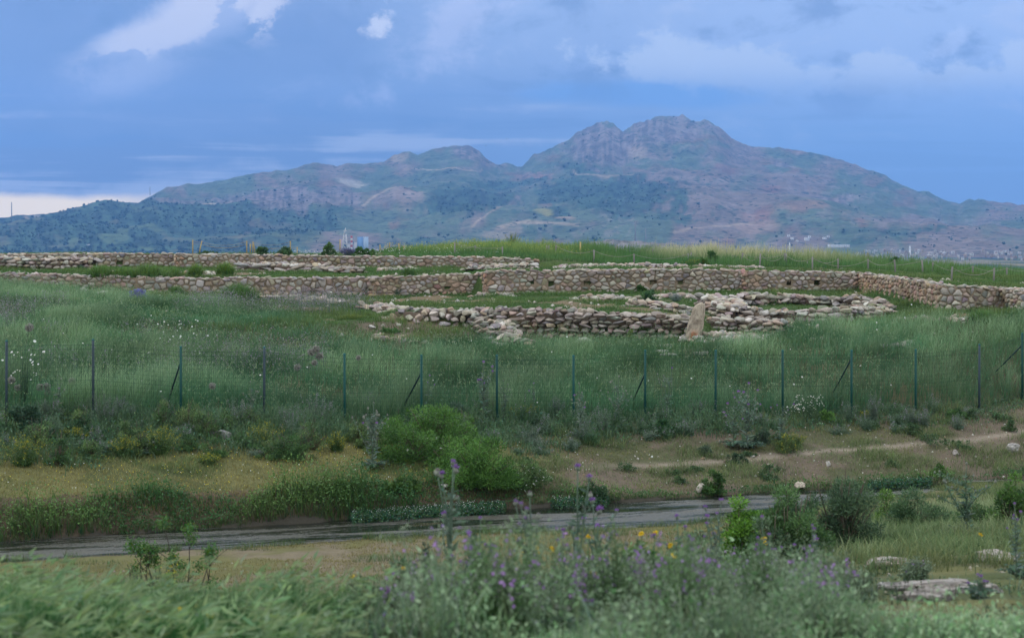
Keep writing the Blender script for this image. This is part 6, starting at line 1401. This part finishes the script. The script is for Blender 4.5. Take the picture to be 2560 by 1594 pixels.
for i, (px_, w_) in enumerate(((1662, 8), (1672, 10), (1684, 7))):
    house(px_, 614, w_, 5, 2500, (.66, .66, .66), (.5, .48, .47), ('leftmost', 'middle', 'rightmost')[i] + ' of three small white houses right of the stony hill', None, flat=True)
def mast(px_, top, base, Yd, label, arms=0, rad=.6):
    b = far_at(px_, base, Yd); H = (base - top) * Yd / F; root = empty('mast', b, label, 'mast'); mb = MB()
    c = (.2, .2, .22)
    for a in range(3):
        q = np.array([math.cos(a * 2.1) * H * .02, math.sin(a * 2.1) * H * .02, 0]); tube(mb, [b + q - [0, 0, 10], b + q * .4 + [0, 0, H]], rad, c, 4)
    for k_ in range(10): tube(mb, [b + [-H * .018, 0, H * k_ / 10], b + [H * .018, 0, H * (k_ + 1) / 10]], rad * .6, c, 4)
    mb.build('frame', M['far'], root, loc=b)
    for k_ in range(arms):
        mb = MB(); z = H * (.98 - .14 * k_); tube(mb, [b + [-H * .07, 0, z], b + [0, 0, z + H * .03], b + [H * .07, 0, z]], rad * .8, c, 4); mb.build('crossarm', M['far'], root, loc=b)
mast(29, 505, 552, 5000, 'tall thin radio mast on the ridge at the left edge', 0, .9)
mast(1588, 553, 612, 3300, 'taller power pylon in front of the mountain, right of the stony hill crest', 2, .7)
mast(1614, 572, 612, 3400, 'shorter power pylon right of the taller one', 2, .7)
mast(375, 468, 482, 5900, 'small pylon on the skyline of the left shoulder', 1, .9)
def bird(px_, py_, Yd, span, bank, label):
    c = far_at(px_, py_, Yd); mb = MB(); col_ = (.03, .03, .035); s = span / 2
    prof = [(-.55, .02, 0), (-.42, .06, .01), (-.2, .1, .02), (.1, .12, .02), (.35, .08, .03), (.5, .07, .05), (.62, .01, .05)]
    V, f = [], []
    for x, r_, z in prof:
        for a in range(6): V.append((x * s * .6, r_ * s * .6 * math.cos(a * 1.047), z * s + r_ * s * .5 * math.sin(a * 1.047)))
    for i in range(len(prof) - 1):
        for a in range(6):
            p, q = i * 6 + a, i * 6 + (a + 1) % 6; f += [(p, q, q + 6), (p, q + 6, p + 6)]
    for sg in (-1, 1):
        n = len(V); W = [(.18, .05, .03), (-.1, .05, .03), (.22, .5, .2), (-.06, .5, .2), (.02, 1.0, .12), (-.08, .98, .12)]
        V += [(x * s, sg * y * s, z * s) for x, y, z in W] + [(x * s, sg * y * s, z * s + .02 * s) for x, y, z in W]
        for o_ in (0, 6):
            f += [(n + o_, n + o_ + 1, n + o_ + 3), (n + o_, n + o_ + 3, n + o_ + 2), (n + o_ + 2, n + o_ + 3, n + o_ + 5), (n + o_ + 2, n + o_ + 5, n + o_ + 4)]
    V = np.array(V) @ rot(np.array(bank), np.array(0.), np.array(.9)).T
    mb.add(V, f, col_); o = mb.build('bird', M['far']); o.location = c; tag(o, label, 'bird')
bird(1214, 365, 400, .75, .2, 'small dark bird flying just above the mountain saddle')
bird(1266, 347, 420, .75, .5, 'small dark bird flying higher, right of the saddle bird')
bird(910, 364, 400, .55, .1, 'tiny dark bird flying over the left peaks')
bird(2525, 330, 420, .55, .3, 'tiny dark bird alone in the sky at far right')
# trees on the mountain: a mass nobody could count
rt = np.random.RandomState(5); N = 70000
tp = rt.uniform(-350, 2900, N); tt = rt.uniform(0.005, .985, N); Yd = Y0M + (ridgeD(tp) - Y0M) * tt
row = rowpx(tp, tt); u, v = tp / 1.0544, row / 1.0544
mc = mcols(tp, row, 0, Yd, tt); woody = 1 - sstep(.035, .13, mc[:, 1])
spr = sstep(.05, .5, fbm(tp / 120, row / 40, 3, 14)) * .05 + .012
row_ = sstep(.25, .4, fbm(tp / 60, row / 7, 3, 24)) * sstep(480, 540, v) * .10
clp = sstep(-.05, .35, fbm(tp / 38, row / 16, 4, 54) + .4 * fbm(tp / 9, row / 6, 2, 55))
k = rt.rand(N) < np.clip(woody * .36 + (spr * 1.5 + row_) * clp * 1.6, 0, 1) * np.interp(tp, [-350, 1500, 1800, 2900], [1, .9, .45, .3])
tp, tt, Yd = tp[k], tt[k], Yd[k]; n = len(tp)
tz = mountain_z(tp, tt, Yd); sz = np.abs(rt.normal(.8, 1.6, n)) + 1.2; B = np.stack([(tp - HX) / F * Yd, Yd, tz + sz * .6], 1)
mb = MB(); T1 = stone_templates(6, 1, 9, 3, .3)
add_stones(mb, B, np.stack([sz, sz, sz * .95], 1), rt.uniform(0, 6.3, n), .2, jit((.03, .055, .036), n, rt, .4, .003), T1, 3)
tag(mb.build('far_woods', M['mountain']), 'scattered dark trees and scrub over the far mountain', None, None, 'stuff')
HAZE = 1.05e-4
# ------------------------------------------------------------------ camera
cam = bpy.data.cameras.new('camera'); co = bpy.data.objects.new('camera', cam); COL.objects.link(co)
co.rotation_euler = (R(90), 0, 0); co.location = (0, 0, 0)
cam.sensor_width = 36; cam.lens = 36 * F / 2560; cam.shift_y = -(797 - HY) / 2560
cam.clip_start = .1; cam.clip_end = 40000
cam.dof.use_dof = True; cam.dof.focus_distance = 40; cam.dof.aperture_fstop = cam.lens / 1000 / .0175
sc.camera = co
# ------------------------------------------------------------------ sky, sun, haze
SUN_EL, SUN_AZ = 46.0, -70.0            # degrees; azimuth from +Y, negative = to the left
w = bpy.data.worlds.new('World'); sc.world = w; w.use_nodes = True
nt = w.node_tree; nt.nodes.clear(); X.nt = nt
tc = nd(nt, 'ShaderNodeTexCoord'); sp = nd(nt, 'ShaderNodeSeparateXYZ'); nt.links.new(tc.outputs['Generated'], sp.inputs[0])
dx, dy, dz = (X(o) for o in sp.outputs)
yy = X.m('MAXIMUM', X.m('ABSOLUTE', dy), .25)
px = dx / yy * F + HX                    # bearing and height of a sky direction, in photo pixels
py = HY - dz / yy * F
sky = nd(nt, 'ShaderNodeTexSky', sky_type='NISHITA', sun_disc=False, sun_elevation=R(SUN_EL), sun_rotation=R(SUN_AZ), altitude=830, air_density=1.2, dust_density=2.0, ozone_density=2.0)
STR = .1
def P2(a, b): return X.vec(px * a, py * b, 0.0)
big = X.noise(P2(1 / 760, 1 / 300), 1.0, 4, .55, .5)
mid = X.noise(P2(1 / 310, 1 / 150), 1.0, 7, .58, .4)
puff = X.noise(P2(1 / 135, 1 / 105), 1.0, 9, .64, .15)
strk = X.noise(P2(1 / 1500, 1 / 62), 1.0, 5, .55, .5)
def ell(cx, cy, ax, ay, ang=0):
    c, s = math.cos(R(ang)), math.sin(R(ang)); a, b = px - cx, py - cy
    u = (a * c + b * s) / ax; v = (b * c - a * s) / ay
    return 1.0 - X.m('SQRT', u * u + v * v)
MX = lambda *q: q[0] if len(q) == 1 else X.m('MAXIMUM', q[0], MX(*q[1:]))
low = X.mix((px + (big - .5) * 800).ss(200, 2300), (.19, .30, .57), (.26, .47, .88))
high = X.mix((px + (big - .5) * 1000).ss(300, 2200), (.27, .39, .68), (.50, .66, 1.0))
c = X.mix((py + (mid - .5) * 120).ss(420, 90), low, high)
# long soft layers low in the sky, stronger to the left
lay = py.ss(200, 300) * (1.0 - px.ss(900, 2300) * .75)
c = X.mix((strk * .75 + mid * .25).ss(.515, .60) * lay * .5, c, (.74, .82, 1.03))
c = X.mix((strk * .75 + big * .25).ss(.475, .39) * lay * .75, c, (.18, .32, .64))
c = X.mix((mid * .6 + big * .4).ss(.48, .36) * py.ss(420, 200) * .55, c, (.24, .38, .70))
c = X.mix((mid * .6 + big * .4).ss(.53, .66) * py.ss(420, 250) * px.ss(500, 1000) * .5, c, (.58, .70, 1.0))
c = X.mix((ell(1600, 235, 420, 46, 2) + (mid - .5) * 1.0).ss(.0, .6) * .75, c, (.20, .44, .93))
c = X.mix((mid * .7 + puff * .3).ss(.51, .38) * py.ss(360, 120) * .55, c, (.19, .30, .56))
c = X.mix((mid * .6 + puff * .4).ss(.53, .64) * py.ss(400, 120) * .35, c, (.66, .76, 1.02))
# pale cumulus band to the right: billowed tops, soft undersides
pf = (puff - .5) * 5.0
edge = MX(ell(1800, 170, 330, 72, 8), ell(2200, 205, 300, 52, 4), ell(2470, 205, 230, 66, -8), ell(2545, 140, 70, 46), ell(2170, 150, 90, 34)) + pf * .55
c = X.mix(edge.ss(-.05, .4) * (1.0 - (py + (mid - .5) * 60).ss(150, 260)) * .8, c, (.70, .82, 1.05))
c = X.mix((ell(2370, 110, 105, 30, -32) + pf * .7).ss(.0, .8) * .45, c, (.72, .84, 1.14))
c = X.mix((ell(1130, 75, 290, 80, -32) + pf * .8).ss(-.1, 1.0) * .5, c, (.74, .80, 1.08))
# bright break in the deck, upper left, bitten into by dark billows
soft = MX(ell(440, 70, 300, 66, -24), ell(600, 0, 220, 70, -20), ell(300, 190, 190, 70, -8))
c = X.mix((soft + (mid - .5) * 1.6).ss(-.5, .6) * .6, c, (.62, .70, .98))
hole = MX(ell(400, 86, 235, 60, -20), ell(530, 20, 240, 62, -20), ell(670, 44, 90, 74, -30))
bite = MX(ell(585, 46, 58, 56, -30), ell(560, 110, 110, 52, -34), ell(330, 165, 230, 44, -2), ell(770, 80, 80, 130), ell(500, 165, 180, 56, -20))
k = (hole + (mid - .5) * 1.6 + pf * .25).ss(-.3, .55) * (1.0 - (bite + pf * 1.1 - .08).ss(-.12, .34))
c = X.mix(k * .95, c, (.80, .82, .98))
dk = MX(ell(790, 120, 190, 130, -10), ell(560, 180, 230, 60, -14), ell(60, 120, 220, 240, 0), ell(420, 300, 420, 60, 0))
c = X.mix((dk + pf * .45).ss(-.1, .6) * .7, c, (.24, .36, .66))
c = X.mix((ell(950, 62, 40, 64, 28) + pf * 1.3).ss(.2, 1.3) * .8, c, (.95, .98, 1.12))
# clear cream strip over the left horizon
gl = (py + (mid - .5) * 46 - px * .015).ss(474, 500) * px.ss(540, 200) * py.ss(660, 560)
c = X.mix(gl * .95, c, (1.75, 1.40, .86))
# the deck brightens overhead and is grey-white all round
c = X.mix(dz.ss(.20, .55), c, (1.85, 1.95, 1.97))
c = X.mix(dy.ss(.25, -.2), c, (1.5, 1.58, 1.63))
cl = scale_col(nt, c, 1 / STR)
fin = X.mix(.93, sky.outputs[0], cl)
bg = nd(nt, 'ShaderNodeBackground', Strength=STR); nt.links.new(fin, bg.inputs[0])
w.cycles.sampling_method = 'MANUAL'; w.cycles.sample_map_resolution = 256
ow = nd(nt, 'ShaderNodeOutputWorld'); nt.links.new(bg.outputs[0], ow.inputs[0])
sun = bpy.data.lights.new('sun', 'SUN'); sun.energy = 1.1; sun.angle = R(14); sun.color = (1, .95, .88)
so = bpy.data.objects.new('sun', sun); COL.objects.link(so)
az, el = R(SUN_AZ), R(SUN_EL)
so.rotation_euler = Vector((math.sin(az) * math.cos(el), math.cos(az) * math.cos(el), math.sin(el))).to_track_quat('Z', 'Y').to_euler()
m, nt = new_mat('far_haze'); v = nd(nt, 'ShaderNodeVolumePrincipled'); v.inputs['Color'].default_value = (.18, .44, .98, 1)
v.inputs['Density'].default_value = HAZE; v.inputs['Anisotropy'].default_value = .2
o = nd(nt, 'ShaderNodeOutputMaterial'); nt.links.new(v.outputs[0], o.inputs['Volume'])
mb = MB(); box(mb, (-7500, -60, -60), (7500, 8600, 900), (1, 1, 1))
tag(mb.build('haze', m), kind='stuff')
vs = sc.view_settings; vs.view_transform = 'Standard'; vs.look = 'None'; vs.gamma = 1; vs.exposure = 0; vs.use_curve_mapping = False
cy = sc.cycles; cy.use_denoising = True; cy.max_bounces = 6; cy.diffuse_bounces = 3; cy.glossy_bounces = 2; cy.transmission_bounces = 3; cy.volume_bounces = 0; cy.transparent_max_bounces = 8
cy.caustics_reflective = False; cy.caustics_refractive = False
